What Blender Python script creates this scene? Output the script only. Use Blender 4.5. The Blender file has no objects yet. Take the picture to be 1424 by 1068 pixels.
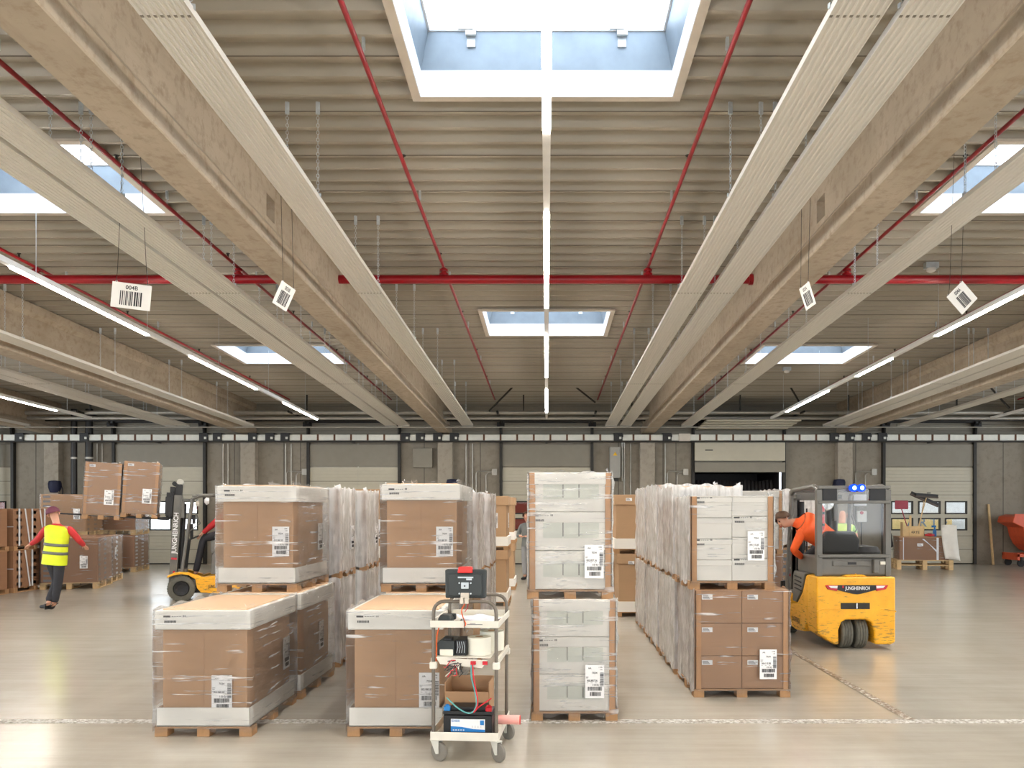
import bpy, bmesh, math, random
from mathutils import Vector, Matrix, Euler
random.seed(7)
R = math.radians
scene = bpy.context.scene
COL = scene.collection
CAMZ = 1.79
F = 1150.0
def at(px, py, D):
    return Vector(((px-760)*D/F, D, CAMZ+(708-py)*D/F))
# the roof falls gently towards the dock wall: height above the eye level at depth 0 is a
def cz(a, y):
    return CAMZ + a - 0.02957*y

# ---------------------------------------------------------------- materials
def lin(c):
    return tuple(((v/12.92) if v <= 0.04045 else ((v+0.055)/1.055)**2.4) for v in c)
def rgb(r, g, b):
    return lin((r/255, g/255, b/255)) + (1,)
class NT:
    def __init__(s, name):
        s.m = bpy.data.materials.new(name); s.m.use_nodes = True
        s.t = s.m.node_tree; s.n = s.t.nodes; s.n.clear()
        s.out = s.n.new('ShaderNodeOutputMaterial')
    def new(s, t, **k):
        n = s.n.new(t)
        for a, v in k.items():
            if a == 'inp':
                for i, w in v.items():
                    if isinstance(w, bpy.types.NodeSocket): s.t.links.new(w, n.inputs[i])
                    else: n.inputs[i].default_value = w
            else: setattr(n, a, v)
        return n
    def link(s, a, b): s.t.links.new(a, b)
    def coords(s, scale=(1,1,1), rot=(0,0,0), kind='Object'):
        tc = s.new('ShaderNodeTexCoord')
        return s.new('ShaderNodeMapping', inp={0: tc.outputs[kind], 'Scale': scale, 'Rotation': rot}).outputs[0]
    def geo(s, scale=(1,1,1)):
        g = s.new('ShaderNodeNewGeometry')
        return s.new('ShaderNodeMapping', inp={0: g.outputs['Position'], 'Scale': scale}).outputs[0]
    def noise(s, vec, scale=5, detail=3, rough=.5):
        return s.new('ShaderNodeTexNoise', inp={'Vector': vec, 'Scale': scale, 'Detail': detail, 'Roughness': rough}).outputs['Fac']
    def ramp(s, fac, stops):
        r = s.new('ShaderNodeValToRGB', inp={0: fac}); cr = r.color_ramp
        while len(cr.elements) > 1: cr.elements.remove(cr.elements[-1])
        cr.elements[0].position = stops[0][0]; cr.elements[0].color = stops[0][1]
        for p, c in stops[1:]:
            e = cr.elements.new(p); e.color = c
        return r.outputs[0]
    def mix(s, fac, a, b, mode='MIX'):
        n = s.new('ShaderNodeMix', data_type='RGBA', blend_type=mode)
        for i, v in ((0, fac), (6, a), (7, b)):
            if isinstance(v, bpy.types.NodeSocket): s.link(v, n.inputs[i])
            else: n.inputs[i].default_value = v
        return n.outputs[2]
    def bsdf(s, col, rough=.5, metal=0, spec=.5, bump=None, bs=.2, bd=.01, **k):
        b = s.new('ShaderNodeBsdfPrincipled')
        for i, v in (('Base Color', col), ('Roughness', rough), ('Metallic', metal), ('Specular IOR Level', spec)):
            if isinstance(v, bpy.types.NodeSocket): s.link(v, b.inputs[i])
            else: b.inputs[i].default_value = v
        if bump is not None:
            bn = s.new('ShaderNodeBump', inp={'Height': bump, 'Strength': bs, 'Distance': bd})
            s.link(bn.outputs[0], b.inputs['Normal'])
        for i, v in k.items(): b.inputs[i].default_value = v
        s.link(b.outputs[0], s.out.inputs[0]); return b
M = {}
def simple(name, c, rough=.5, metal=0, var=.08, scale=8, spec=.5, stretch=(1,1,1)):
    t = NT(name)
    n = t.noise(t.coords(stretch), scale, 4)
    lo = tuple(v*(1-var) for v in c[:3])+(1,); hi = tuple(min(1, v*(1+var)) for v in c[:3])+(1,)
    t.bsdf(t.ramp(n, [(.3, lo), (.7, hi)]), rough, metal, spec, bump=n, bs=.05)
    M[name] = t.m; return t.m
def emit(name, c, st):
    t = NT(name); e = t.new('ShaderNodeEmission', inp={0: c, 1: st}); t.link(e.outputs[0], t.out.inputs[0]); M[name] = t.m

# floor: worn, sealed concrete
t = NT('floor_concrete'); g = t.geo((1,1,1))
n1 = t.noise(g, .3, 5, .6); n2 = t.noise(t.geo((1,.5,1)), 1.3, 7, .6); n3 = t.noise(g, 14, 5, .7); n5 = t.noise(t.geo((.25,3,1)), 2.0, 7, .7)
c = t.ramp(n1, [(.25, rgb(174,168,154)), (.5, rgb(188,181,168)), (.75, rgb(198,192,178))])
c = t.mix(t.ramp(n2, [(.38,(0,0,0,1)),(.68,(.6,.6,.6,1))]), c, rgb(160,153,140))
c = t.mix(t.ramp(n5, [(.4,(0,0,0,1)),(.8,(.4,.4,.4,1))]), c, rgb(216,210,198))
c = t.mix(t.ramp(n3, [(.6,(0,0,0,1)),(.85,(.2,.2,.2,1))]), c, rgb(222,214,198))
n4 = t.noise(t.geo((.5,2.2,1)), 5, 8, .75)
c = t.mix(t.ramp(n4, [(.66,(0,0,0,1)),(.69,(.2,.2,.2,1)),(.72,(0,0,0,1))]), c, rgb(176,140,104))
rr = t.ramp(n2, [(.3,(.16,.16,.16,1)),(.75,(.27,.27,.27,1))])
t.bsdf(c, rr, spec=.6, bump=n5, bs=.02); M['floor'] = t.m

def concrete(name, a, b, d, sc=1.0):
    t = NT(name); g = t.geo((1,1,1))
    n1 = t.noise(g, .8*sc, 5, .6); n2 = t.noise(t.geo((1,.15,1)), 6*sc, 6, .7); n3 = t.noise(g, 40, 3, .6)
    c = t.ramp(n1, [(.3,a),(.7,b)])
    c = t.mix(t.ramp(n2, [(.5,(0,0,0,1)),(.8,(.5,.5,.5,1))]), c, d)
    c = t.mix(t.ramp(n3, [(.68,(0,0,0,1)),(.78,(.5,.5,.5,1))]), c, d)
    n5 = t.noise(g, 9*sc, 6, .65)
    c = t.mix(t.ramp(n5, [(.5,(0,0,0,1)),(.66,(.45,.45,.45,1))]), c, d)
    t.bsdf(c, .8, bump=n5, bs=.03, bd=.005); M[name] = t.m
concrete('beam_concrete', rgb(164,150,130), rgb(186,172,152), rgb(136,116,92))
concrete('wall_concrete', rgb(138,130,116), rgb(152,144,130), rgb(120,112,98), .6)
concrete('column_concrete', rgb(158,150,136), rgb(172,163,148), rgb(128,120,106), .8)
simple('deck', rgb(166,159,144), .4, 0, .008, 3, stretch=(.2,3,1))
simple('deck_seam', rgb(120,112,98), .6)
simple('heater_white', rgb(212,208,198), .38, 0, .03, 4, stretch=(20,.3,1))
simple('strip_white', rgb(220,218,212), .4, 0, .03)
simple('galvanised', rgb(196,204,208), .4, .4, .12, 14)
simple('galv_light', rgb(140,152,162), .45, .5, .08, 5)
simple('frame_white', rgb(232,234,236), .4, 0, .02)
simple('frame_beige', rgb(205,196,182), .5, 0, .04)
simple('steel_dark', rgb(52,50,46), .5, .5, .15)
simple('black', rgb(22,22,22), .5, 0, .2)
simple('black_rubber', rgb(30,30,30), .75, 0, .2)
simple('pipe_red', rgb(150,12,26), .3, 0, .06)
simple('pipe_grey', rgb(172,168,158), .4, .4, .08)
simple('drain_black', rgb(26,24,22), .45, 0, .15)
simple('door_panel', rgb(188,182,162), .45, 0, .03, 5)
simple('siding', rgb(138,132,118), .5, 0, .04, 5)
simple('white_plastic', rgb(232,230,224), .45, 0, .03)
simple('grey_box', rgb(160,158,150), .45, 0, .04)
simple('tray_light', rgb(206,206,196), .4, .2, .04)
simple('divider_brown', rgb(92,56,30), .6)
simple('label_white', rgb(240,240,240), .5, 0, .02)
simple('ink', rgb(48,48,50), .6)
simple('ink_soft', rgb(120,120,122), .6)
simple('truck_yellow_clean', rgb(250,186,36), .35, 0, .05)
simple('truck_grey', rgb(108,106,100), .42, .1, .08)
simple('truck_black', rgb(26,26,28), .5, 0, .15)
simple('seat_black', rgb(30,30,32), .65, 0, .2)
simple('tyre_grey', rgb(98,96,86), .8, 0, .15, 20)
simple('chrome', rgb(200,200,200), .15, .9, .03)
simple('lamp_red', rgb(190,20,36), .25, 0, .04)
simple('lamp_clear', rgb(225,225,225), .2, 0, .04)
simple('extinguisher_red', rgb(206,24,34), .3, 0, .05)
simple('orange_bin', rgb(206,84,48), .45, 0, .08)
simple('skin', rgb(208,156,130), .55, 0, .06)
simple('hair_brown', rgb(88,62,42), .7, 0, .2, 60)
simple('hair_short', rgb(180,140,115), .7, 0, .1, 60)
simple('vest_yellow', rgb(222,236,40), .6, 0, .05)
simple('vest_band', rgb(110,112,104), .4, 0, .05)
simple('vest_orange', rgb(248,100,36), .65, 0, .06)
simple('sleeve_red', rgb(196,44,48), .65, 0, .06)
simple('trouser_black', rgb(42,42,48), .75, 0, .12)
simple('trouser_grey', rgb(158,160,162), .75, 0, .08)
simple('shirt_grey', rgb(120,124,122), .75, 0, .08)
simple('shirt_green', rgb(150,196,110), .7, 0, .08)
simple('vest_lime', rgb(206,230,120), .6, 0, .05)
simple('cap_maroon', rgb(110,56,74), .7, 0, .06)
simple('cart_frame', rgb(112,104,94), .35, .5, .1)
simple('cart_tray', rgb(222,218,206), .4, 0, .05)
simple('caster_white', rgb(206,206,198), .4, .1, .06)
simple('wheel_grey', rgb(120,116,108), .6, 0, .08)
simple('monitor_shell', rgb(44,50,50), .45, 0, .1)
simple('red_plastic', rgb(222,48,44), .4, 0, .04)
simple('paper', rgb(238,238,242), .6, 0, .02)
simple('flap_grey', rgb(214,217,206), .6, 0, .03)
simple('cream', rgb(232,230,216), .55, 0, .03)
simple('label_blue', rgb(38,128,200), .4, 0, .04)
simple('wire_teal', rgb(92,168,168), .5)
simple('wire_red', rgb(214,44,56), .5)
simple('wire_orange', rgb(240,104,40), .5)
simple('pink_film', rgb(240,170,160), .35, 0, .08)
simple('cloth_white', rgb(225,222,214), .8, 0, .05)
simple('bag_blue', rgb(20,26,58), .6, 0, .3, 30)
simple('bottle_blue', rgb(30,110,180), .4)
simple('brush_dark', rgb(86,76,70), .8, 0, .2)
simple('shovel_red', rgb(150,50,66), .5)
simple('yellow_warn', rgb(240,190,30), .5)
simple('strap_white', rgb(220,222,226), .35, 0, .05)
simple('outdoor_ground', rgb(170,170,165), .8)
simple('trailer_white', rgb(215,222,232), .5)
simple('trailer_red', rgb(130,48,38), .6)
simple('letter_slate', rgb(130,145,165), .6)
simple('letter_yellow', rgb(240,214,150), .6)
simple('shelter_black', rgb(24,20,20), .55, 0, .35, 6)
def wood(name, c, var=.16):
    t = NT(name); n = t.noise(t.coords((1,1,1)), 9, 5, .6); n2 = t.noise(t.coords((30,2,2)), 4, 4, .6)
    lo = tuple(v*(1-var) for v in c[:3])+(1,); hi = tuple(min(1, v*(1+var)) for v in c[:3])+(1,)
    t.bsdf(t.mix(.4, t.ramp(n,[(.3,lo),(.7,hi)]), t.ramp(n2,[(.3,lo),(.7,hi)])), .7, bump=n2, bs=.15); M[name] = t.m
wood('pallet_wood', rgb(172,132,92)); wood('pallet_pale', rgb(206,176,130)); wood('broom_wood', rgb(214,184,136))
def card(name, c, var=.05):
    t = NT(name); n = t.noise(t.coords((.6,.6,26)), 3, 4, .6); n2 = t.noise(t.coords(), 2.2, 4, .5)
    lo = tuple(v*(1-var) for v in c[:3])+(1,); hi = tuple(min(1, v*(1+var)) for v in c[:3])+(1,)
    t.bsdf(t.mix(.5, t.ramp(n,[(.3,lo),(.7,hi)]), t.ramp(n2,[(.3,lo),(.7,hi)])), .62, bump=n, bs=.04); M[name] = t.m
card('cardboard', rgb(174,136,100)); card('cardboard_dark', rgb(168,128,94), .08); card('card_white', rgb(236,233,225), .025)
card('card_tan', rgb(178,144,108)); card('card_lid', rgb(222,186,148), .03); card('post_brown', rgb(186,138,92), .07)
card('card_striped', rgb(150,110,80), .1)
# stretch film: clear sheet with white crease streaks
def film(name, rot, amt, sc=(1,1,1), base=.1, white=.85, th=(.56,.64), th2=(.42,.6)):
    t = NT(name)
    v = t.coords(sc, rot)
    n = t.noise(v, 1.0, 6, .62); m = t.noise(t.coords(), 2.3, 3, .5)
    streak = t.new('ShaderNodeMath', operation='MULTIPLY', inp={0: t.ramp(n,[(th[0],(0,0,0,1)),(th[1],(1,1,1,1))]), 1: t.ramp(m,[(th2[0],(0,0,0,1)),(th2[1],(1,1,1,1))])}).outputs[0]
    fac = t.new('ShaderNodeMath', operation='MULTIPLY_ADD', use_clamp=True, inp={0: streak, 1: amt, 2: base}).outputs[0]
    tr = t.new('ShaderNodeBsdfTransparent')
    d0 = t.new('ShaderNodeBsdfDiffuse', inp={0: (white,white,white,1)}); d1 = t.new('ShaderNodeBsdfTranslucent', inp={0: (white,white,white,1)})
    p = t.new('ShaderNodeMixShader', inp={0: .4, 1: d0.outputs[0], 2: d1.outputs[0]})
    bn = t.new('ShaderNodeBump', inp={'Height': n, 'Strength': .7, 'Distance': .03}); t.link(bn.outputs[0], d0.inputs['Normal'])
    g = t.new('ShaderNodeBsdfGlossy', inp={'Color': (1,1,1,1), 'Roughness': .2}); t.link(bn.outputs[0], g.inputs['Normal'])
    fr = t.new('ShaderNodeFresnel', inp={'IOR': 1.22})
    t.link(bn.outputs[0], fr.inputs['Normal'])
    a = t.new('ShaderNodeMixShader', inp={0: fac, 1: tr.outputs[0], 2: p.outputs[0]})
    b = t.new('ShaderNodeMixShader', inp={0: fr.outputs[0], 1: a.outputs[0], 2: g.outputs[0]})
    t.link(b.outputs[0], t.out.inputs[0]); M[name] = t.m
film('film_clear', (0,R(9),R(6)), .9, (1.4,1.4,38), .06, .97, (.59,.65), (.45,.6))
film('film_diag', (R(10),R(-20),0), .9, (1.4,1.4,44), .06, .97, (.575,.635), (.44,.58))
film('film_milky', (0,R(4),0), .5, (10,10,.8), .46, 1.0, (.42,.6), (.3,.5))
film('film_white', (0,R(3),0), .6, (1.5,1.5,28), .1, .98, (.52,.6), (.4,.58))
# dirty yellow paint of the trucks
t = NT('truck_yellow'); v = t.coords(); n = t.noise(v, 5, 8, .7); n2 = t.noise(t.coords((1,1,7)), 6, 8, .75)
sep = t.new('ShaderNodeSeparateXYZ', inp={0: t.coords()})
low = t.new('ShaderNodeMapRange', inp={0: sep.outputs[2], 1: .75, 2: .1, 3: 0, 4: .075})
th = t.new('ShaderNodeMath', operation='ADD', inp={0: n2, 1: low.outputs[0]}).outputs[0]
scr = t.ramp(th, [(.6,(0,0,0,1)),(.64,(.8,.8,.8,1))])
t.bsdf(t.mix(scr, t.ramp(n,[(.3,rgb(240,168,28)),(.7,rgb(250,188,40))]), rgb(120,100,66)), t.ramp(th,[(.5,(.3,.3,.3,1)),(.75,(.7,.7,.7,1))])); M['truck_yellow'] = t.m
t = NT('worn_tape'); v = t.geo((1,1,1)); n = t.noise(v, 26, 6, .7)
t.bsdf(t.ramp(n,[(.36,rgb(120,112,100)),(.47,rgb(176,168,156)),(.56,rgb(232,230,226))]), .35, bump=n, bs=.6, bd=.01); M['worn_tape'] = t.m
t = NT('worn_tape_brown'); n = t.noise(t.geo((1,1,1)), 22, 6, .7)
t.bsdf(t.ramp(n,[(.36,rgb(96,72,46)),(.5,rgb(150,130,104)),(.58,rgb(238,236,230))]), .35, bump=n, bs=.6, bd=.01); M['worn_tape_brown'] = t.m
emit('led', (1,.92,.83,1), 86); emit('blue_led', (.01,.06,.9,1), 1.2); emit('blue_core', (.5,.8,1,1), 2.5); emit('green_led', (.1,.8,.5,1), 1)
t = NT('skylight_glazing')
a = t.new('ShaderNodeBsdfTransparent', inp={0: (.93,.96,1,1)}); b = t.new('ShaderNodeBsdfGlossy', inp={0: (1,1,1,1), 1: .2})
t.link(t.new('ShaderNodeMixShader', inp={0: .04, 1: a.outputs[0], 2: b.outputs[0]}).outputs[0], t.out.inputs[0]); M['glazing'] = t.m
t = NT('truck_glass')
a = t.new('ShaderNodeBsdfTransparent', inp={0: (.93,.94,.94,1)}); b = t.new('ShaderNodeBsdfGlossy', inp={0: (1,1,1,1), 1: .05})
t.link(t.new('ShaderNodeMixShader', inp={0: .02, 1: a.outputs[0], 2: b.outputs[0]}).outputs[0], t.out.inputs[0]); M['glass'] = t.m

# ---------------------------------------------------------------- mesh helpers
class MB:
    def __init__(s): s.v = []; s.f = []; s.mi = []; s.cur = 0
    def add(s, vs, fs, mat=None):
        o = len(s.v); s.v += [tuple(v) for v in vs]; s.f += [tuple(i+o for i in f) for f in fs]
        s.mi += [s.cur]*len(fs); return s
    def box(s, x0, x1, y0, y1, z0, z1, mat=None):
        vs = [(x,y,z) for z in (z0,z1) for y in (y0,y1) for x in (x0,x1)]
        fs = [(0,2,3,1),(4,5,7,6),(0,1,5,4),(2,6,7,3),(0,4,6,2),(1,3,7,5)]
        if mat is not None: vs = [mat @ Vector(v) for v in vs]
        return s.add(vs, fs)
    def tube(s, pts, r, n=8, closed=False, cap=True):
        pts = [Vector(p) for p in pts]; k = len(pts)
        rs = r if isinstance(r, (list, tuple)) else [r]*k
        rings = []; up = None
        for i, p in enumerate(pts):
            if closed: d = pts[(i+1) % k]-pts[i-1]
            else: d = pts[min(i+1,k-1)]-pts[max(i-1,0)]
            d.normalize()
            if up is None: up = Vector((0,0,1)) if abs(d.z) < .9 else Vector((1,0,0))
            u = d.cross(up)
            if u.length < 1e-6: u = d.cross(Vector((1,.3,.2)))
            u.normalize(); w = u.cross(d).normalized(); up = w
            rings.append([p+(u*math.cos(2*math.pi*j/n)+w*math.sin(2*math.pi*j/n))*rs[i] for j in range(n)])
        vs = [v for rg in rings for v in rg]; fs = []
        for i in range(k if closed else k-1):
            a = i*n; b = ((i+1) % k)*n
            for j in range(n): fs.append((a+j, a+(j+1)%n, b+(j+1)%n, b+j))
        if cap and not closed: fs += [tuple(range(n))[::-1], tuple(range((k-1)*n, k*n))]
        return s.add(vs, fs)
    def cyl(s, a, b, r, n=16, r2=None): return s.tube([a, b], [r, r if r2 is None else r2], n)
    def prism(s, poly, y0, y1, axis='y'):
        # poly in the plane across the axis: (x,z) for y, (y,z) for x, (x,y) for z
        k = len(poly)
        def P(a, b, t): return {'y': (a,t,b), 'x': (t,a,b), 'z': (a,b,t)}[axis]
        vs = [P(a,b,y0) for a,b in poly]+[P(a,b,y1) for a,b in poly]
        fs = [tuple(range(k)), tuple(range(2*k-1, k-1, -1))]+[(i, i+k, (i+1)%k+k, (i+1)%k) for i in range(k)]
        return s.add(vs, fs)
    def lathe(s, prof, n=20, origin=(0,0,0), axis='z'):
        vs = []; fs = []; k = len(prof); o = Vector(origin)
        for r, z in prof:
            for j in range(n):
                a = 2*math.pi*j/n; c, d = r*math.cos(a), r*math.sin(a)
                vs.append(o+Vector({'z':(c,d,z),'y':(c,z,d),'x':(z,c,d)}[axis]))
        for i in range(k-1):
            for j in range(n): fs.append((i*n+j, i*n+(j+1)%n, (i+1)*n+(j+1)%n, (i+1)*n+j))
        fs += [tuple(range(n)), tuple(range((k-1)*n, k*n))]
        return s.add(vs, fs)
    def build(s, name, mat, parent=None, bevel=0, smooth=False, loc=None, rot=None, seg=2):
        me = bpy.data.meshes.new(name); me.from_pydata(s.v, [], s.f)
        mats = mat if isinstance(mat, (list, tuple)) else [mat]
        for m in mats: me.materials.append(M[m] if isinstance(m, str) else m)
        if len(mats) > 1: me.polygons.foreach_set('material_index', s.mi)
        bm = bmesh.new(); bm.from_mesh(me); bmesh.ops.recalc_face_normals(bm, faces=bm.faces); bm.to_mesh(me); bm.free()
        o = bpy.data.objects.new(name, me); COL.objects.link(o)
        if smooth:
            me.polygons.foreach_set('use_smooth', [True]*len(me.polygons))
            md = o.modifiers.new('es', 'EDGE_SPLIT'); md.split_angle = R(40)
        if bevel:
            md = o.modifiers.new('bv', 'BEVEL'); md.width = bevel; md.segments = seg; md.limit_method = 'ANGLE'; md.angle_limit = R(50)
        if parent is not None: o.parent = parent
        if loc is not None: o.location = loc
        if rot is not None: o.rotation_euler = rot
        return o
def tag(o, label=None, cat=None, group=None, kind=None):
    if label: o['label'] = label
    if cat: o['category'] = cat
    if group: o['group'] = group
    if kind: o['kind'] = kind
    return o
def thing(name, label, cat, loc=(0,0,0), rz=0, group=None, rot=None):
    o = bpy.data.objects.new(name, None); COL.objects.link(o); o.location = loc
    o.rotation_euler = rot if rot is not None else (0,0,rz); o.empty_display_size = .2
    return tag(o, label, cat, group)
def kids(o): return [c for c in bpy.data.objects if c.parent == o]
def copy_tree(o, parent=None, loc=None):
    c = o.copy(); COL.objects.link(c); c.parent = parent
    if loc is not None: c.location = loc
    for k in kids(o): copy_tree(k, c)
    return c
def struct(o, label=None): o['kind'] = 'structure'; (label and tag(o, label)); return o
_glyph = {}
def text_mesh(s, size):
    cu = bpy.data.curves.new('t', 'FONT'); cu.body = s; cu.size = size; cu.align_x = 'CENTER'; cu.align_y = 'CENTER'; cu.resolution_u = 3; cu.offset = .018*size
    ob = bpy.data.objects.new('t', cu); COL.objects.link(ob)
    dg = bpy.context.evaluated_depsgraph_get(); me = bpy.data.meshes.new_from_object(ob.evaluated_get(dg))
    vs = [tuple(v.co) for v in me.vertices]; fs = [tuple(p.vertices) for p in me.polygons]
    bpy.data.objects.remove(ob); bpy.data.meshes.remove(me); return vs, fs
def put_text(mb, s, size, mat, sx=1):
    vs, fs = text_mesh(s, size); mb.add([mat @ Vector((v[0]*sx, v[1], v[2])) for v in vs], fs)
FRONT = Matrix.Rotation(R(90), 4, 'X')         # text plane facing -Y
# ================================================================ the hall
WY = 27.0
GZ0, GZ1 = .9, 3.1
struct(MB().box(-21.1, 21.1, -9, WY+.25, -.2, 0).build('floor', 'floor'))
# roof deck: trapezoidal sheet, ribs run across the hall
PER = .32; A0 = 4.226
SKY = [(0, 5.92), (0, 15.75), (0, -3.9), (-6.2, 8.88), (-6.2, 18.6), (-6.2, -.9), (6.1, 8.88), (6.1, 18.6), (6.1, -.9), (-12.9, 5.2), (12.9, 5.2), (-12.9, -4.6), (12.9, -4.6)]  # outer-bay skylights are unseen, added to light the hall sides
SKY = [(x, round((y+9)/PER)*PER-9) for x, y in SKY]; SW, SL = 1.22, 6*PER+.06
mb = MB(); sm = MB()
prof = [(0,0),(.045,0),(.085,.1),(.28,.1)]
k = 0
y = -9.0
while y < WY+.3:
    for i in range(4):
        ya, za = y+prof[i][0], prof[i][1]
        yb, zb = (y+prof[i+1][0], prof[i+1][1]) if i < 3 else (y+PER, 0)
        cuts = [(-21, 21)]
        for sx, sy in SKY:
            if ya >= sy-.001 and yb <= sy+6*PER+.001:
                nc = []
                for a, b in cuts:
                    if sx-SW > a and sx+SW < b: nc += [(a, sx-SW), (sx+SW, b)]
                    else: nc.append((a, b))
                cuts = nc
        for a, b in cuts:
            mb.add([(a,ya,cz(A0+za,ya)),(b,ya,cz(A0+za,ya)),(b,yb,cz(A0+zb,yb)),(a,yb,cz(A0+zb,yb))], [(0,1,2,3)])
            if i == 0 and k % 3 == 0: sm.box(a, b, ya-.006, ya+.002, cz(A0, ya)-.006, cz(A0, ya)+.004)
    y += PER; k += 1
deck = struct(mb.build('ceiling', 'deck'))
struct(sm.build('ceiling_sheet_seams', 'deck_seam', deck))
# opaque roof slab over the deck, with the skylight openings
mb = MB(); ys = sorted({-9.0, WY+.5} | {s[1] for s in SKY} | {s[1]+6*PER for s in SKY})
for a, b in zip(ys, ys[1:]):
    cuts = [(-21, 21)]
    for sx, sy in SKY:
        if a >= sy-.001 and b <= sy+6*PER+.001:
            nc = []
            for p, q in cuts:
                if sx-SW > p and sx+SW < q: nc += [(p, sx-SW), (sx+SW, q)]
                else: nc.append((p, q))
            cuts = nc
    for p, q in cuts:
        mb.add([(p,a,cz(A0+.14,a)),(q,a,cz(A0+.14,a)),(q,b,cz(A0+.14,b)),(p,b,cz(A0+.14,b)),(p,a,cz(A0+.3,a)),(q,a,cz(A0+.3,a)),(q,b,cz(A0+.3,b)),(p,b,cz(A0+.3,b))],
               [(0,1,2,3),(4,7,6,5),(0,4,5,1),(1,5,6,2),(2,6,7,3),(3,7,4,0)])
struct(mb.build('ceiling_insulation', 'deck_seam', deck))
# skylights
sl = math.atan(-.02957)
def portal(loc, rot, a, b):
    la = bpy.data.lights.new('daylight_portal', 'AREA'); la.shape = 'RECTANGLE'; la.size = a; la.size_y = b; la.cycles.is_portal = True
    lo = bpy.data.objects.new('daylight_portal', la); COL.objects.link(lo); lo.location = loc; lo.rotation_euler = rot
def skylight(i, sx, sy):
    L = 6*PER; w = SW
    root = bpy.data.objects.new('window_%d' % i, None); COL.objects.link(root); root['kind'] = 'structure'
    root.location = (sx, sy, cz(A0, sy)); root.rotation_euler = (sl, 0, 0)
    m = MB()
    for a in ((-w-.075, -w+.004, -.075, L+.075), (w-.004, w+.075, -.075, L+.075)): m.box(a[0], a[1], a[2], a[3], -.03, .0)
    m.box(-w, w, -.075, .004, -.03, 0); m.box(-w, w, L-.004, L+.075, -.03, 0)
    m.build('outer_flange', 'frame_beige', root)
    m = MB()
    m.box(-w-.01, -w+.012, 0, L, -.028, .23); m.box(w-.012, w+.01, 0, L, -.028, .23); m.box(-w, w, -.01, .012, -.028, .23); m.box(-w, w, L-.012, L+.01, -.028, .23)
    m.build('reveal_band', 'frame_white', root)
    m = MB(); s = .09; h0, h1 = .23, .56
    q0 = [(-w+.01, .01, h0), (w-.01, .01, h0), (w-.01, L-.01, h0), (-w+.01, L-.01, h0)]
    q1 = [(-w+s, s, h1), (w-s, s, h1), (w-s, L-s, h1), (-w+s, L-s, h1)]
    o0 = [(x*1.06, y+(-.03 if y < 1 else .03), z) for x, y, z in q0]; o1 = [(x*1.06, y+(-.03 if y < 1 else .03), z) for x, y, z in q1]
    m.add(q0+q1+o0+o1, [f for j in range(4) for f in ((j, (j+1)%4, (j+1)%4+4, j+4), (j+8, j+12, (j+1)%4+12, (j+1)%4+8), (j+4, (j+1)%4+4, (j+1)%4+12, j+12))])
    m.build('upstand', 'galv_light', root)
    m = MB(); m.box(-w+s-.02, w-s+.02, s-.02, s+.02, h1, h1+.05); m.box(-w+s-.02, w-s+.02, L-s-.02, L-s+.02, h1, h1+.05)
    m.box(-w+s-.02, -w+s+.02, s, L-s, h1, h1+.05); m.box(w-s-.02, w-s+.02, s, L-s, h1, h1+.05)
    fr = m.build('glazing_frame', 'frame_white', root)
    MB().box(-w+s+.02, w-s-.02, s+.02, L-s-.02, h1+.03, h1+.04).build('glazing', 'glazing', fr)
    for hx in (-.72, .72):
        g = MB(); g.box(hx-.05, hx+.05, L-s-.04, L-s-.01, h1-.05, h1+.02); g.box(hx-.12, hx+.02, L-s-.05, L-s-.03, h1, h1+.012); g.box(hx-.04, hx+.04, L-.08, L-.07, h1-.14, h1-.02)
        g.build('hinge_bracket', 'galvanised', root)
    # daylight enters here
    portal((sx, sy+L/2, cz(A0+.5, sy+L/2)), (sl, 0, 0), 2*(w-s), L-2*s)
    return root
for i, (sx, sy) in enumerate(SKY): skylight(i+1, sx, sy)

# concrete beams
BX = [-22.45, -16.0, -9.65, -3.28, 3.26, 9.65, 16.0, 22.4]
def beam(x, i):
    p = [(-.2,0),(.2,0),(.2,.2),(.13,.3),(.13,.78),(.2,.86),(.2,1.02),(-.2,1.02),(-.2,.86),(-.13,.78),(-.13,.3),(-.2,.2)]
    m = MB(); a = 3.2166; y0, y1 = -9, WY-.02
    vs = [(x+u, y0, cz(a+v, y0)) for u, v in p]+[(x+u, y1, cz(a+v, y1)) for u, v in p]; k = len(p)
    m.add(vs, [tuple(range(k)), tuple(range(2*k-1, k-1, -1))]+[(j, j+k, (j+1)%k+k, (j+1)%k) for j in range(k)])
    o = m.build('beam', 'beam_concrete', bevel=.012, seg=1)
    if abs(x) < 4:   # square pockets through the web beside the camera-side bay
        c = MB(); yy = 9.3
        c.box(x-.6, x+.6, yy, yy+.28, cz(a+.36, yy), cz(a+.62, yy)); co = c.build('cutter', 'black')
        bo = o.modifiers.new('b', 'BOOLEAN'); bo.object = co; bo.solver = 'EXACT'
        bpy.context.view_layer.update()
        me = bpy.data.meshes.new_from_object(o.evaluated_get(bpy.context.evaluated_depsgraph_get()))
        o.modifiers.clear(); o.data = me; bpy.data.objects.remove(co)
    return struct(tag(o, 'pale concrete roof beam'))
for i, x in enumerate(BX): beam(x, i)
# columns on the dock wall
for x in BX[1:-1]:
    struct(MB().box(x-.24, x+.24, WY-.3, WY-.001, 0, cz(3.2166, WY)-.01).build('column', 'column_concrete', bevel=.015))
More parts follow.
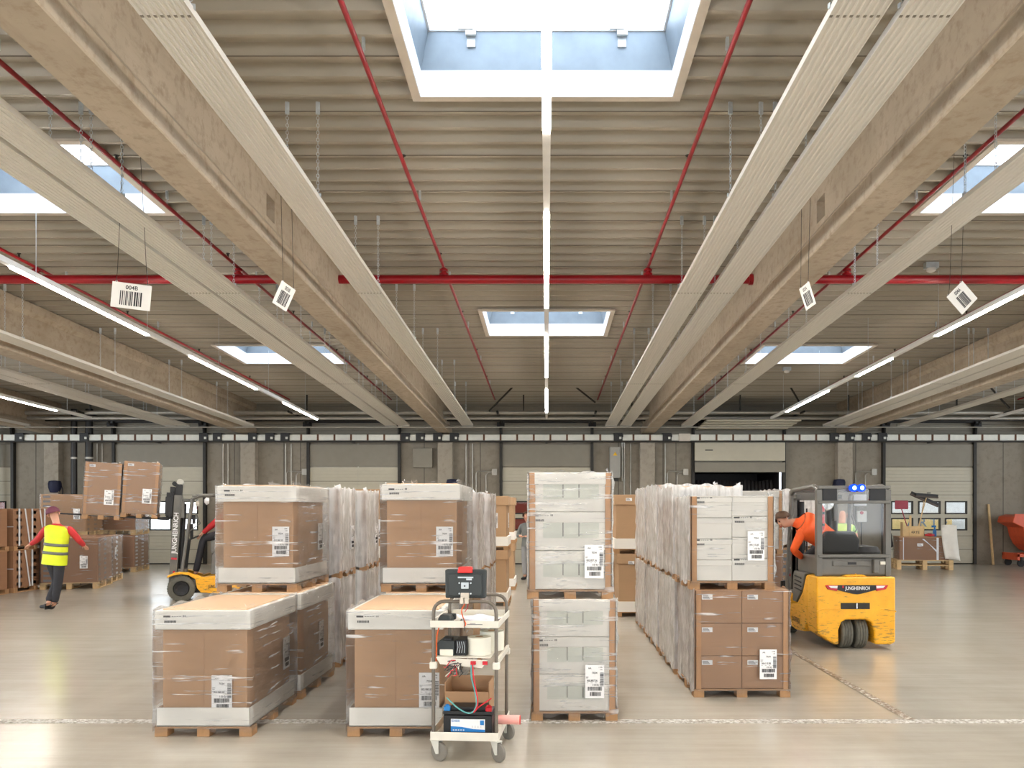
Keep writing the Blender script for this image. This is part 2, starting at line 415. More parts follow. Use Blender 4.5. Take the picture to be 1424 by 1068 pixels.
# side walls
for nm, x, s in (('wall_left', -21.1, 1), ('wall_right', 21, -1)):   # unseen ribbon openings, added to light the load sides
    m = MB(); m.box(x, x+.1, -9, WY, 0, 1.2); m.box(x, x+.1, -9, WY, 4.0, 6.6); m.box(x, x+.1, 23, WY, 1.2, 4.0)
    struct(m.build(nm, 'wall_concrete'))
    portal((x+.05+s*.06, 7, 2.6), (R(90), 0, R(-90*s)), 32, 2.8)
# wall behind the photographer: opening band added as fill light for box fronts
m = MB(); m.box(-21, 21, -9.1, -9, 0, GZ0); m.box(-21, 21, -9.1, -9, GZ1, 6.8); 
for k in range(9): m.box(-21+k*5.2, -20.6+k*5.2, -9.1, -9, GZ0, GZ1)
struct(m.build('wall_front', 'wall_concrete'))
for k in range(8):
    xa, xb = -20.6+k*5.2, -21+(k+1)*5.2; portal(((xa+xb)/2, -8.98, (GZ0+GZ1)/2), (R(90),0,0), xb-xa, GZ1-GZ0)
# dock wall with door openings
DW = 2.96
DX = [at(px, 0, WY).x for px in (-42, 226, 493, 759.5, 1025, 1290)] 
DX = [-18.85, -12.6, -6.27, 0.0, 6.25, 12.45]
DH = 3.16
xs = [-21]
mb = MB()
for x in DX: xs += [x-DW/2, x+DW/2]
xs.append(21.05)
for a, b in zip(xs[::2], xs[1::2]): mb.box(a, b, WY, WY+.25, 0, 6.3)
for x in DX: mb.box(x-DW/2, x+DW/2, WY, WY+.25, DH, 6.3)
wall = struct(mb.build('wall_back', 'wall_concrete'))
# siding above the doors (insulated panels with horizontal joints)
mb = MB()
for z in [4.15+.2*i for i in range(9)]:
    mb.box(-21, 21, WY-.05, WY-.004, z, z+.19)
struct(mb.build('wall_back_siding', 'siding', bevel=.006, seg=1))
# pale header boards over each door
mb = MB()
for x in DX: mb.box(x-DW/2+.03, x+DW/2-.03, WY-.07, WY-.004, DH+.02, 3.9)
struct(mb.build('wall_back_headers', 'siding', bevel=.01))
# vertical joints in precast panels
mb = MB()
for px in (50, 73, 310, 326, 395, 418, 590, 652, 668, 860, 922, 940, 1190, 1395, 22): 
    x = at(px, 0, WY).x; mb.box(x-.008, x+.008, WY-.004, WY+.01, .02, 4.1)
struct(mb.build('wall_back_joints', 'steel_dark'))
# dock doors
def dock_door(i, x, rows=None, opened=False, pane='glass', small_vent=False):
    root = bpy.data.objects.new('door_%d' % i, None); COL.objects.link(root); root['kind'] = 'structure'; root.location = (x, WY, 0)
    hw = DW/2
    if not opened:
        m = MB(); z = .03; hp = .445; wr = []
        wins = []
        if rows:
            for (z0, z1) in ((1.13, 1.47), (1.66, 2.02)):
                for (a, b) in ((-1.2, -.54), (-.31, .35), (.56, 1.22)): wins.append((a, b, z0, z1))
        # slab rows with rectangular window holes
        zz = [(.03+k*hp, .03+(k+1)*hp) for k in range(7)]
        rowz = sorted({(w_[2], w_[3]) for w_ in wins}); spans = sorted({(w_[0], w_[1]) for w_ in wins})
        zc_ = .03
        for za, zb in rowz+[(zz[-1][1], zz[-1][1])]:
            m.box(-hw+.02, hw-.02, -.06, -.01, zc_, za)
            if zb > za:
                xsn = [-hw+.02]+[v for s_ in spans for v in s_]+[hw-.02]
                for p_, q_ in zip(xsn[::2], xsn[1::2]): m.box(p_, q_, -.06, -.01, za, zb)
            zc_ = zb
        jm = MB()
        for z0, z1 in zz[:-1]:
            if not any(w_[2]-.04 < z1 < w_[3]+.04 for w_ in wins): jm.box(-hw+.03, hw-.03, -.0615, -.055, z1-.006, z1+.006)
        jm.build('section_joint', 'steel_dark', root)
        # fine horizontal ribs of each section
        for z0, z1 in zz:
            for q in (.25, .5, .75):
                zr = z0+(z1-z0)*q
                if any(w[2]-.03 < zr < w[3]+.03 for w in wins): continue
                m.box(-hw+.03, hw-.03, -.066, -.055, zr-.006, zr+.006)
        m.build('door_leaf', 'door_panel', root, bevel=.005, seg=1)
        for w in wins:
            f = MB(); a, b, z0, z1 = w; e = .035
            f.box(a-e, b+e, -.075, -.005, z0-e, z0+.01); f.box(a-e, b+e, -.075, -.005, z1-.01, z1+e); f.box(a-e, a+.01, -.075, -.005, z0, z1); f.box(b-.01, b+e, -.075, -.005, z0, z1)
            fo = f.build('window_frame', 'steel_dark', root)
            MB().box(a, b, -.04, -.034, z0, z1).build('pane', pane, fo)
        m = MB()
        for k in range(8):
            for s in (-1, 1): m.box(s*hw-.05, s*hw+.05, -.1, -.02, .03+k*hp-.04, .03+k*hp+.04)
        m.build('hinge_roller', 'black', root)
        m = MB(); m.box(-hw, hw, -.07, -.02, 0, .03); m.build('bottom_seal', 'black_rubber', root)
        if small_vent: MB().box(-hw+.28, -hw+.6, -.075, -.05, .42, .68).build('vent_flap', 'black', root)
        m = MB(); m.box(-.06, .06, -.08, -.05, 2.3, 2.33); m.build('pull_handle', 'steel_dark', root)
    else:
        m = MB(); m.box(-hw+.02, hw-.02, -.3, -.24, 3.35, 3.97); m.build('door_leaf', 'door_panel', root, bevel=.01)
        m = MB(); m.box(-hw+.02, hw-.02, -.3, -.24, 2.98, 3.3); m.build('door_leaf', 'siding', root, bevel=.01)
        m = MB(); m.box(-hw+.35, -hw+.6, -.31, -.29, 3.68, 3.71); m.build('pull_handle', 'black', root)
        m = MB()    # section already rolled up under the roof
        for k in range(4): m.box(-hw+.05, hw-.05, -.75-.45*k, -.33-.45*k, 4.35+.03*k, 4.4+.03*k)
        m.build('raised_section', 'door_panel', root, bevel=.01)
    m = MB()
    for s in (-1, 1):
        m.box(s*hw-.045, s*hw+.045, -.14, -.003, 0, 4.55)
        m.tube([(s*hw, -.12, 4.0), (s*hw, -.2, 4.45), (s*hw, -.5, 4.68), (s*hw, -2.2, 4.72)], .035, 6)
    m.build('guide_rail', 'steel_dark', root)
    m = MB(); m.cyl((-hw, -.25, 4.62), (hw, -.25, 4.62), .05, 10)
    for s in (-1, 1): m.lathe([(.05,-.06),(.14,-.06),(.14,.06),(.05,.06)], 14, (s*(hw-.05), -.25, 4.62), 'x'); m.box(s*hw-.12, s*hw+.12, -.3, -.1, 4.45, 4.6)
    m.build('spring_shaft', 'black', root)
    return root
dock_door(1, DX[0], rows=True); dock_door(2, DX[1], rows=True, small_vent=True); dock_door(3, DX[2]); dock_door(4, DX[3], rows=True)
dock_door(5, DX[4], opened=True); dock_door(6, DX[5], rows=True)
# truck body backed up to the raised door: black interior with folded bellows
x = DX[4]
m = MB(); m.box(x-1.42, x-1.38, WY+.26, WY+3, 0, 3.1); m.box(x+1.38, x+1.42, WY+.26, WY+3, 0, 3.1); m.box(x-1.42, x+1.42, WY+2.96, WY+3, 0, 3.1); m.box(x-1.42, x+1.42, WY+.26, WY+3, 3.06, 3.1)
o = m.build('dock_shelter', 'shelter_black'); tag(o, 'black dock shelter behind the raised roller door', 'dock shelter')
m = MB()
for k in range(22):
    a = x-1.3+k*.125
    m.tube([(a, WY+.9, .02), (a+.01, WY+.75, 1.2), (a, WY+.8, 2.4), (a+.02, WY+.95, 2.72+.03*math.sin(k))], .085, 6)
m.build('bellows_curtain', 'shelter_black', o, smooth=True)
# outdoor yard seen through the door panes
m = MB()
m.box(DX[5]-3.6, DX[5]+1.72, WY+1.9, WY+2, .9, 1.6)
tr = m.build('semi_trailer', 'letter_yellow'); tag(tr, 'yellow and white lorry body seen through the panes of the door by the brooms', 'lorry')
MB().box(DX[5]-3.6, DX[5]+3.5, WY+2.01, WY+4.5, .85, 4.1).build('cargo_box', 'trailer_white', tr)
m = MB()
put_text(m, 'A R T E', .42, Matrix.Translation((DX[5]+.85, WY+1.885, 1.31)) @ FRONT, 1.05); m.build('lettering', 'letter_slate', tr)
m = MB()
for wx in (-2.6, -1.4, 1.6, 2.8): m.lathe([(.1,-.12),(.42,-.12),(.42,.12),(.1,.12)], 16, (DX[5]+wx, WY+2.5, .43), 'y')
m.build('wheel', 'black_rubber', tr)
m = MB(); m.box(DX[3]-1.6, DX[3]+1.6, WY+1.2, WY+3, .5, 3.6); tag(m.build('lorry', 'trailer_red'), 'dark red lorry body outside the middle dock door', 'lorry')
m = MB(); m.box(DX[0]-1.2, DX[0]+2.4, WY+1.2, WY+3, .5, 3.6); tag(m.build('lorry', 'trailer_red'), 'dark red lorry body outside the dock door at the far left end', 'lorry')

# busbar / cable duct along the dock wall
dk = thing('busbar_trunking', 'long pale busbar duct with brown dividers running along the dock wall', 'busbar', (0, WY-.62, 0))
z0 = 4.0-.02
m = MB(); m.box(-18.5, 20.9, 0, .2, z0, z0+.19); m.build('duct', 'tray_light', dk, bevel=.01)
m = MB(); m.box(-18.5, 20.9, -.02, .24, z0-.045, z0-.012); m.build('support_rail', 'steel_dark', dk)
px = -20
while px < 1500:
    x = at(px, 0, WY-.62).x; 
    if -18.4 < x < 20.8: MB().box(x-.03, x+.03, -.012, .01, z0, z0+.19).build('divider_clip', 'divider_brown', dk)
    px += 23.1
for px in (28, 118, 284, 303, 352, 376, 397, 564, 585, 609, 632, 860, 928, 1160, 1182, 1205, 1227):
    x = at(px, 0, WY-.62).x; m = MB(); m.box(x-.15, x+.13, -.05, .3, z0-.02, z0+.24); m.box(x-.03, x+.15, -.06, -.04, z0+.1, z0+.19)
    b = m.build('tap_off_box', 'black', dk, bevel=.01)
    MB().box(x+.02, x+.09, -.07, -.052, z0+.04, z0+.11).build('cover_plate', 'tray_light', b)
MB().box(at(944,0,26.38).x, at(960,0,26.38).x, -.04, .22, z0-.02, z0+.22).build('feed_unit', 'frame_beige', dk, bevel=.01)
m = MB()
for x in [v+o for v in BX[1:-1] for o in (0,)]+[v for v in DX]: m.box(x-.03, x+.03, .2, .62, z0-.045, z0-.01)
m.build('wall_bracket', 'steel_dark', dk)
# conduits
for i, (a, b) in enumerate(((310,'ceiling'),(317,''),(397,''),(405,''),(498,''),(648,''),(657,''),(868,''),(877,''),(1065-140,''),(1175,''),(1184,''),(135,''),(142,''))):
    x = at(a, 0, WY-.04).x; m = MB(); m.cyl((x, WY-.04, 0), (x, WY-.04, 3.93), .022, 6)
    tag(m.build('conduit', 'pipe_grey'), 'thin grey vertical conduit on the concrete dock wall', 'conduit', 'conduits on the dock wall')
for px, lab in ((398, 'pinched between the two left dock doors'), (662, 'left of the middle dock door'), (1190, 'left of the door with bright panes'), (928, 'left of the raised door')):
    x = at(px, 0, WY-.05).x; m = MB()
    zb = 2.0 if px == 1190 else .0
    m.tube([(x, WY-.04, zb), (x, WY-.04, 2.95), (x+.04, WY-.04, 3.02), (x+.5, WY-.04, 3.02), (x+.58, WY-.04, 3.02)], .02, 6); m.tube([(x+.32, WY-.04, zb), (x+.32, WY-.04, 2.9), (x+.38, WY-.04, 2.97), (x+.56, WY-.04, 2.97)], .02, 6)
    m.box(x+.52, x+.68, WY-.08, WY-.01, 2.9, 3.1)
    tag(m.build('conduit_bend', 'pipe_grey'), 'bent grey conduit pair with a junction box, ' + lab.replace('pinched ', ''), 'conduit')
# black drain pipes
for px, r, lab in ((103, .09, 'slimmer black drain pipe on the wall behind the carton stacks'), (124, .11, 'thick black drain pipe on the wall behind the raised loads'), (-12, .09, 'black drain pipe at the left end of the dock wall')):
    x = at(px, 0, WY-.45).x; m = MB(); m.cyl((x, WY-.45, 0), (x, WY-.45, 5.0), r*.95*1.1, 14)
    t0 = m.build('drain_pipe', 'drain_black', smooth=True); tag(t0, lab, 'drain pipe')
    MB().lathe([(r*1.05,0),(r*1.2,0),(r*1.2,.06),(r*1.05,.06)], 14, (x, WY-.45, 3.4)).build('pipe_clamp', 'pipe_grey', t0)
# small fittings on the dock wall
b = MB().box(at(574,0,26.8).x, at(601,0,26.8).x, WY-.16, WY-.002, 3.14, 3.77).build('junction_cabinet', 'siding', bevel=.01); tag(b, 'square beige cabinet high on the dock wall near the left column', 'cabinet')
c = thing('switch_cabinet', 'tall narrow grey electrical cabinet with a yellow warning triangle', 'cabinet', (at(855.5,0,26.7).x, WY-.3, 2.8))
MB().box(-.17, .17, 0, .29, 0, 1.0).build('body', 'grey_box', c, bevel=.01)
MB().prism([(-.07,.72),(.07,.72),(0,.84)], -.008, .0).build('warning_sign', 'yellow_warn', c)
MB().box(-.12, .12, .05, .25, -.1, 0).build('cable_entry', 'steel_dark', c)
m = MB(); m.cyl((.24, .2, -.1), (.24, .2, 1.25), .025, 6); m.cyl((.31, .2, -.1), (.31, .2, 1.25), .025, 6); m.build('supply_conduit', 'pipe_grey', c)
for px, py, lab in ((73, 676, 'dark blue bundle hung on the wall above the carton stacks'), (628, 674, 'dark blue bundle on the column behind the big white box'), (1169, 674, 'dark blue bundle on the wall above the yellow truck cab')):
    p = at(px, py, WY-.38); m = MB()
    m.lathe([(.02,-.22),(.14,-.2),(.19,-.05),(.2,.08),(.17,.17),(.03,.19)], 10, (p.x, WY-.25, p.z)); 
    for s in (-1, 1): m.tube([(p.x+s*.16, WY-.2, p.z+.1), (p.x+s*.22, WY-.2, p.z-.1), (p.x+s*.2, WY-.15, p.z-.45)], .012, 5)
    tag(m.build('hanging_bundle', 'bag_blue', smooth=True), lab, 'bundle')
for px, lab in ((1235, 'black rubber bumper beside the door with bright panes'), (165, 'black rubber bumper at the left edge of the door by the raised loads')):
    p = at(px, 751, WY-.16); m = MB(); m.lathe([(.1,-.24),(.17,-.2),(.12,.05),(.1,.22),(.04,.26)], 10, (p.x, WY-.17, p.z))
    tag(m.build('rubber_bumper', 'black_rubber', smooth=True), lab, 'bumper')
c = thing('wall_controls', 'white control box with a paper notice and red knob on the dock wall', 'control box', (at(1198, 0, 26.8).x, WY-.02, 1.15))
MB().box(-.2, .22, -.04, 0, .75, 1.12).build('notice', 'paper', c); MB().box(-.12, .2, -.12, 0, .22, .58).build('control_box', 'white_plastic', c, bevel=.01)
MB().lathe([(.05,-.17),(.05,-.12)], 12, (.02, 0, .52), 'y').build('knob', 'lamp_red', c); MB().box(.3, .38, -.08, 0, .85, .98).build('alarm_button', 'lamp_red', c)
m = MB(); m.tube([(.04,-.06,.22),(.04,-.05,-.4),(.08,-.08,-.75)], .015, 6); m.build('cable', 'black', c); MB().box(0, .2, -.1, -.02, -.85, -.7).build('plug', 'yellow_warn', c, bevel=.01)
MB().box(-.62,-.35,-.05,0,.2,.42).build('socket_box', 'grey_box', c)
# long timber leaning on the wall
x = at(1376, 0, 26.9).x
tag(MB().add([(x-.03,WY-.35,0),(x+.03,WY-.35,0),(x+.03,WY-.3,0),(x-.03,WY-.3,0),(x-.03,WY-.06,1.95),(x+.03,WY-.06,1.95),(x+.03,WY-.01,1.95),(x-.03,WY-.01,1.95)],
    [(0,1,2,3),(4,7,6,5),(0,4,5,1),(1,5,6,2),(2,6,7,3),(3,7,4,0)]).build('wooden_batten', 'broom_wood'), 'long wooden batten leaning on the wall near the orange tipping bin', 'batten')
# pipes across the hall in front of the dock wall
y = 25.2; z = at(0, 577, y).z
hp = thing('steam_pipe', 'pair of pale horizontal pipes under the roof before the dock wall', 'pipe', (0, y, z))
m = MB(); m.cyl((-18.2, 0, .07), (20.9, 0, .07), .062, 10); m.build('upper_pipe', 'pipe_grey', hp, smooth=True)
m = MB(); m.cyl((-18.2, .08, -.09), (20.9, .08, -.09), .05, 10); m.build('lower_pipe', 'pipe_grey', hp, smooth=True)
for k in range(12):
    x = -17.2+k*3.3; MB().box(x-.02, x+.02, -.02, .02, .12, cz(A0, y)-z).build('hanger_rod', 'steel_dark', hp)
y = 25.05; z = at(0, 594, y).z
tag(MB().cyl((-18.2, y, z), (20.9, y, z), .018, 6).build('supply_pipe', 'pipe_grey'), 'thin pale pipe linking the ends of the ceiling heaters', 'pipe')
y = 26.2; z = at(0, 584, y).z
tag(MB().cyl((-18.2, y, z), (20.9, y, z), .045, 8).build('black_pipe', 'drain_black'), 'black pipe just below the pale pipe pair', 'pipe')
# braces under the roof
for px0, py0, px1, py1, D in ((718,533,680,572,24),(794,533,828,560,24),(1096,533,1112,560,24),(1372,533,1404,568,24)):
    a, b = at(px0,py0,D), at(px1,py1,D); b.z = min(b.z, cz(A0,D)-.01)
    tag(MB().cyl(a, b, .028, 6).build('diagonal_brace', 'steel_dark'), 'dark diagonal brace under the roof near the dock wall', 'brace', 'roof braces near the dock wall')

# sprinkler pipes
y = 12.56; am = 3.86
mp = thing('sprinkler_main', 'thick red sprinkler main crossing the hall under the roof', 'pipe', (0, y, cz(am, y)))
m = MB(); m.cyl((-18, 0, 0), (18, 0, 0), .066, 20); m.build('main_pipe', 'pipe_red', mp, smooth=True)
LX = [-14.2, -11.2, -7.75, -4.68, -1.56, 1.54, 4.56, 7.77, 11.1, 14.2]
al = 4.04
for x in LX:
    m = MB(); m.cyl((x, 0, .05), (x, 0, al-am-.01), .04, 12); m.lathe([(.07,.06),(.07,.09)], 12, (x,0,0)); m.lathe([(.065,.12),(.065,.15)], 12, (x,0,0))
    m.build('riser_coupling', 'pipe_red', mp, smooth=True)
for x in [v for v in BX if abs(v) < 17]:
    MB().lathe([(.085,-.03),(.085,.03)], 16, (x-.16, 0, 0), 'x').build('sleeve', 'pipe_red', mp)
names = {-1.56:'left of the central light line', 1.54:'right of the central light line', -4.68:'just beyond the left main beam', 4.56:'just beyond the right main beam', -7.75:'beside the barcode sign bay at the left', 7.77:'above the light line at the right', -11.2:'in the second bay to the left', 11.1:'in the second bay to the right', -14.2:'in the outer left bay', 14.2:'in the outer right bay'}
for x in LX:
    o = thing('sprinkler_branch', 'thin red sprinkler pipe running under the roof, '+names[x], 'pipe', (x, 0, 0))
    m = MB(); m.cyl((0,-8.9,cz(al,-8.9)), (0,24.9,cz(al,24.9)), .024, 10); m.build('branch_pipe', 'pipe_red', o, smooth=True)
    for k in range(9):
        yy = -4+k*3.15+.4
        if abs(yy-y) < .3: continue
        h = MB(); h.cyl((0,yy,cz(al,yy)), (0,yy,cz(al+.07,yy)), .012, 6); h.lathe([(.028,.07),(.028,.078)], 8, (0,yy,cz(al,yy))); h.build('sprinkler_head', 'steel_dark', o)
        h = MB(); h.cyl((0,yy+1.2,cz(al,yy+1.2)), (0,yy+1.2,cz(A0,yy+1.2)), .006, 5); h.box(-.012,.012,yy+1.18,yy+1.22,cz(A0-.1,yy+1.2),cz(A0,yy+1.2)); h.build('pipe_hanger', 'galvanised', o)

# light lines
AL = 3.2
def light_line(x, label, lit, y0=-8, y1=23.15):
    o = thing('light_strip', label, 'strip light', (x, 0, 0), 0)
    m = MB(); n = 0
    def seg(a, b, w, lo, hi, mm): 
        mm.add([(-w,a,cz(lo,a)),(w,a,cz(lo,a)),(w,b,cz(lo,b)),(-w,b,cz(lo,b)),(-w,a,cz(hi,a)),(w,a,cz(hi,a)),(w,b,cz(hi,b)),(-w,b,cz(hi,b))],
               [(0,1,2,3),(4,7,6,5),(0,4,5,1),(1,5,6,2),(2,6,7,3),(3,7,4,0)])
    seg(y0, y1, .033, AL, AL+.07, m); m.build('housing', 'strip_white', o)
    for a, b in lit:
        l = MB(); seg(a, b, .026, AL-.018, AL, l); l.build('led_tube', 'led', o)
    for k in range(11):
        yy = y0+1+k*2.9; h = MB(); h.cyl((0,yy,cz(AL+.07,yy)), (0,yy,cz(A0,yy)), .004, 5); h.build('suspension_wire', 'galvanised', o)
    return o
C = [(-7.2,-3.7),(-2,1.4),(3.15,6.57),(8.29,11.68),(13.43,16.88),(18.4,21.8)]
light_line(0, 'bright light line straight overhead in the middle bay', C)
light_line(-6.42, 'light line in the bay left of the left main beam, behind the 004B sign', [(-7,-3.6),(-1.9,1.5),(3,6.5),(9.92,13.3),(14.9,18.3),(20.2,23.1)])
light_line(6.3, 'light line in the bay right of the right main beam', [(-7,-3.6),(-1.9,1.5),(3,6.5),(9.9,13.37),(15.1,16.8),(18.5,21.7)])
light_line(-12.75, 'distant light line beyond the second beam at the left', [(-7,-1),(3,6.5),(9,12.4),(19,21.5)])
light_line(12.45, 'distant light line beyond the second beam at the right', [(-7,-1),(3,6.5),(9,12.4)])

# radiant ceiling heaters
AP = 3.26
m = MB(); W = .17; pr = [(-W,.05),(-W,0)]
k = 8; dx = 2*W/k
for i in range(k):
    xx = -W+i*dx; pr += [(xx+.004,0),(xx+dx*.5-.004,0),(xx+dx*.5,.007),(xx+dx-.006,.007)]
pr += [(W,0),(W,.05)]; pr2 = pr
vs = [(u,-8.8,cz(AP+v,-8.8)) for u, v in pr]+[(u,25,cz(AP+v,25)) for u, v in pr]; kk = len(pr)
m.add(vs, [(j, j+kk, j+kk+1, j+1) for j in range(kk-1)]+[(kk-1, 2*kk-1, kk, 0), tuple(range(kk)), tuple(range(2*kk-1,kk-1,-1))])
heater_me = m.build('radiant_sheet', 'heater_white'); hm = heater_me.data
# darker seam strips
m = MB()
for yy in (-6.8,-.8, 5.2, 11.2, 18.0, 24.9):
    for i in range(k): xx = -W+i*dx; m.box(xx+.003, xx+dx*.5, yy, yy+.02, cz(AP,yy)-.004, cz(AP,yy)+.002)
seam_me = m.build('seam_cover', 'deck_seam').data
# end manifold
m = MB(); m.box(-W, W, 24.98, 25.06, cz(AP,25)-.012, cz(AP,25)+.06); endm = m.build('end_manifold', 'pipe_grey').data
# chain of oval links
def chain_mesh(H):
    m = MB(); n = int(H/.034); h = H/n
    for i in range(n):
        c = []
        for a in range(6):
            t = 2*math.pi*a/6+math.pi/6; u = .013*math.cos(t); v = (h*.62)*math.sin(t)
            c.append((u,0,i*h+h/2+v) if i % 2 else (0,u,i*h+h/2+v))
        m.tube(c, .0036, 3, closed=True)
    m.box(-.02,.02,-.01,.01,H-.12,H); m.box(-.03,.03,-.012,.012,-.01,.02)
    return m
HC = A0-AP-.05
chain_me = chain_mesh(HC).build('hanging_chain', 'galvanised').data
for nm in ('radiant_sheet','seam_cover','end_manifold','hanging_chain'): bpy.data.objects.remove(bpy.data.objects[nm])
heat = [(-2.39,'long white radiant ceiling heater along the right flank of the left main beam'),
 (-4.71,'outer one of the paired ceiling heaters left of the left main beam'),(-4.31,'inner one of the paired ceiling heaters left of the left main beam'),
 (-9.02,'ceiling heater hanging before the second beam at the left'),(-11.36,'lower-looking outer heater of the pair beyond the second left beam'),(-10.98,'inner heater of the pair beyond the second left beam'),
 (-15.8,'ceiling heater at the far left end of the hall'),
 (1.95,'inner heater of the pair along the left flank of the right main beam'),(2.39,'outer heater of the pair along the left flank of the right main beam'),
 (4.25,'single ceiling heater just right of the right main beam'),(8.53,'inner heater of the pair before the second beam at the right'),(8.93,'outer heater of the pair before the second beam at the right'),
 (10.78,'single ceiling heater beyond the second beam at the right')]
for x, lab in heat:
    o = thing('radiant_heater', lab, 'ceiling heater', (x, 0, 0))
    for nm, me in (('radiant_sheet', hm), ('seam_cover', seam_me), ('end_manifold', endm)):
        c = bpy.data.objects.new(nm, me); COL.objects.link(c); c.parent = o
    for yy in (2.2, 5.2, 8.1, 11, 14, 17, 20.1, 23):
        for s in (-1, 1):
            c = bpy.data.objects.new('hanging_chain', chain_me); COL.objects.link(c); c.parent = o; c.location = (s*.15, yy, cz(AP+.05, yy)); c.rotation_euler = (0,0,R(20))
# barcode signs on wires
def sign(x, y, z, w, h, rot, code, label, bars):
    rot = (Matrix.Rotation(rot[1], 3, 'Y') @ Matrix.Rotation(rot[2], 3, 'Z')).to_euler()
    o = thing('hanging_sign', label, 'sign', (x, y, z), rot=rot)
    MB().box(-w/2, w/2, -.004, .004, -h/2, h/2).build('board', 'white_plastic', o, bevel=.003)
    m = MB(); rnd = random.Random(len(label))
    xx = -bars/2
    while xx < bars/2: 
        b = rnd.choice((.006,.01,.016)); m.box(xx, xx+b, -.006, -.003, -h*.38, h*.18); xx += b+rnd.choice((.006,.01,.014))
    m.build('barcode', 'ink', o)
    m = MB(); put_text(m, code, h*.22, Matrix.Translation((0,-.0055,h*.32)) @ FRONT); m.build('lettering', 'ink', o)
    inv = rot.to_matrix().to_4x4().inverted()
    for s in (-1, 1):
        up = inv @ Vector((s*.04, 0, cz(A0, y)-z-h*.5)); 
        m = MB(); p0 = Vector((s*w*.4, 0, h/2-.01)); p1 = p0+(up-p0)*.12+Vector((0,0,.0)); m.tube([p0, p1, up+(p0*.3)], .0028, 4)
        m.build('suspension_wire', 'steel_dark', o)
    for s in (-1, 1): MB().tube([(s*w*.4+.012*math.cos(a), 0, h/2+.012*math.sin(a)) for a in [i*math.pi/4 for i in range(8)]], .002, 4, closed=True).build('hook', 'galvanised', o)
p = at(182.5, 412, 8.8); sign(p.x, p.y, p.z, .39, .27, (0,R(5),R(12)), '004B', 'white barcode sign reading 004B hung on wires', .22)
p = at(395, 412, 9); sign(p.x, p.y, p.z, .32, .26, (0,R(24),R(80)), '003B', 'tilted barcode sign turned edge-on before the left main beam', .2)
p = at(1123, 412, 9); sign(p.x, p.y, p.z, .3, .25, (0,R(-18),R(-88)), '003A', 'narrow-looking barcode sign below the right main beam', .18)
p = at(1338, 414, 8.8); sign(p.x, p.y, p.z, .36, .25, (0,R(-41),R(26)), '004A', 'tilted barcode sign near the light line at the right', .17)
# smoke detector boxes
for px, py, D, lab in ((1295, 372, 12.9, 'grey detector box on the roof beside the red main at the right'), (1094, 512, 21, 'small detector box on the roof past the right skylight')):
    p = at(px, py, D); zt = cz(A0, D); o = thing('smoke_detector', lab, 'detector', (p.x, D, zt))
    MB().box(-.1, .1, -.05, .05, -.09, 0).build('mount_box', 'galvanised', o); MB().lathe([(.03,-.15),(.07,-.13),(.07,-.09)], 12).build('sensor', 'white_plastic', o, smooth=True)
# worn floor joints
o = MB().box(-9, 12, 6.91, 7.03, .001, .004).build('floor_joint_tape', 'worn_tape'); struct(o, 'worn whitish joint strip across the floor')
o = MB().add([(3.05,7.02,.0045),(3.13,7.02,.0045),(3.12,10.6,.0045),(3.06,10.6,.0045)], [(0,1,2,3)]).build('floor_joint_tape', 'worn_tape_brown'); struct(o, 'worn brown joint strip running away')
struct(MB().box(-30, 30, WY+.26, WY+30, -.25, -.01).build('ground_outside', 'outdoor_ground'))
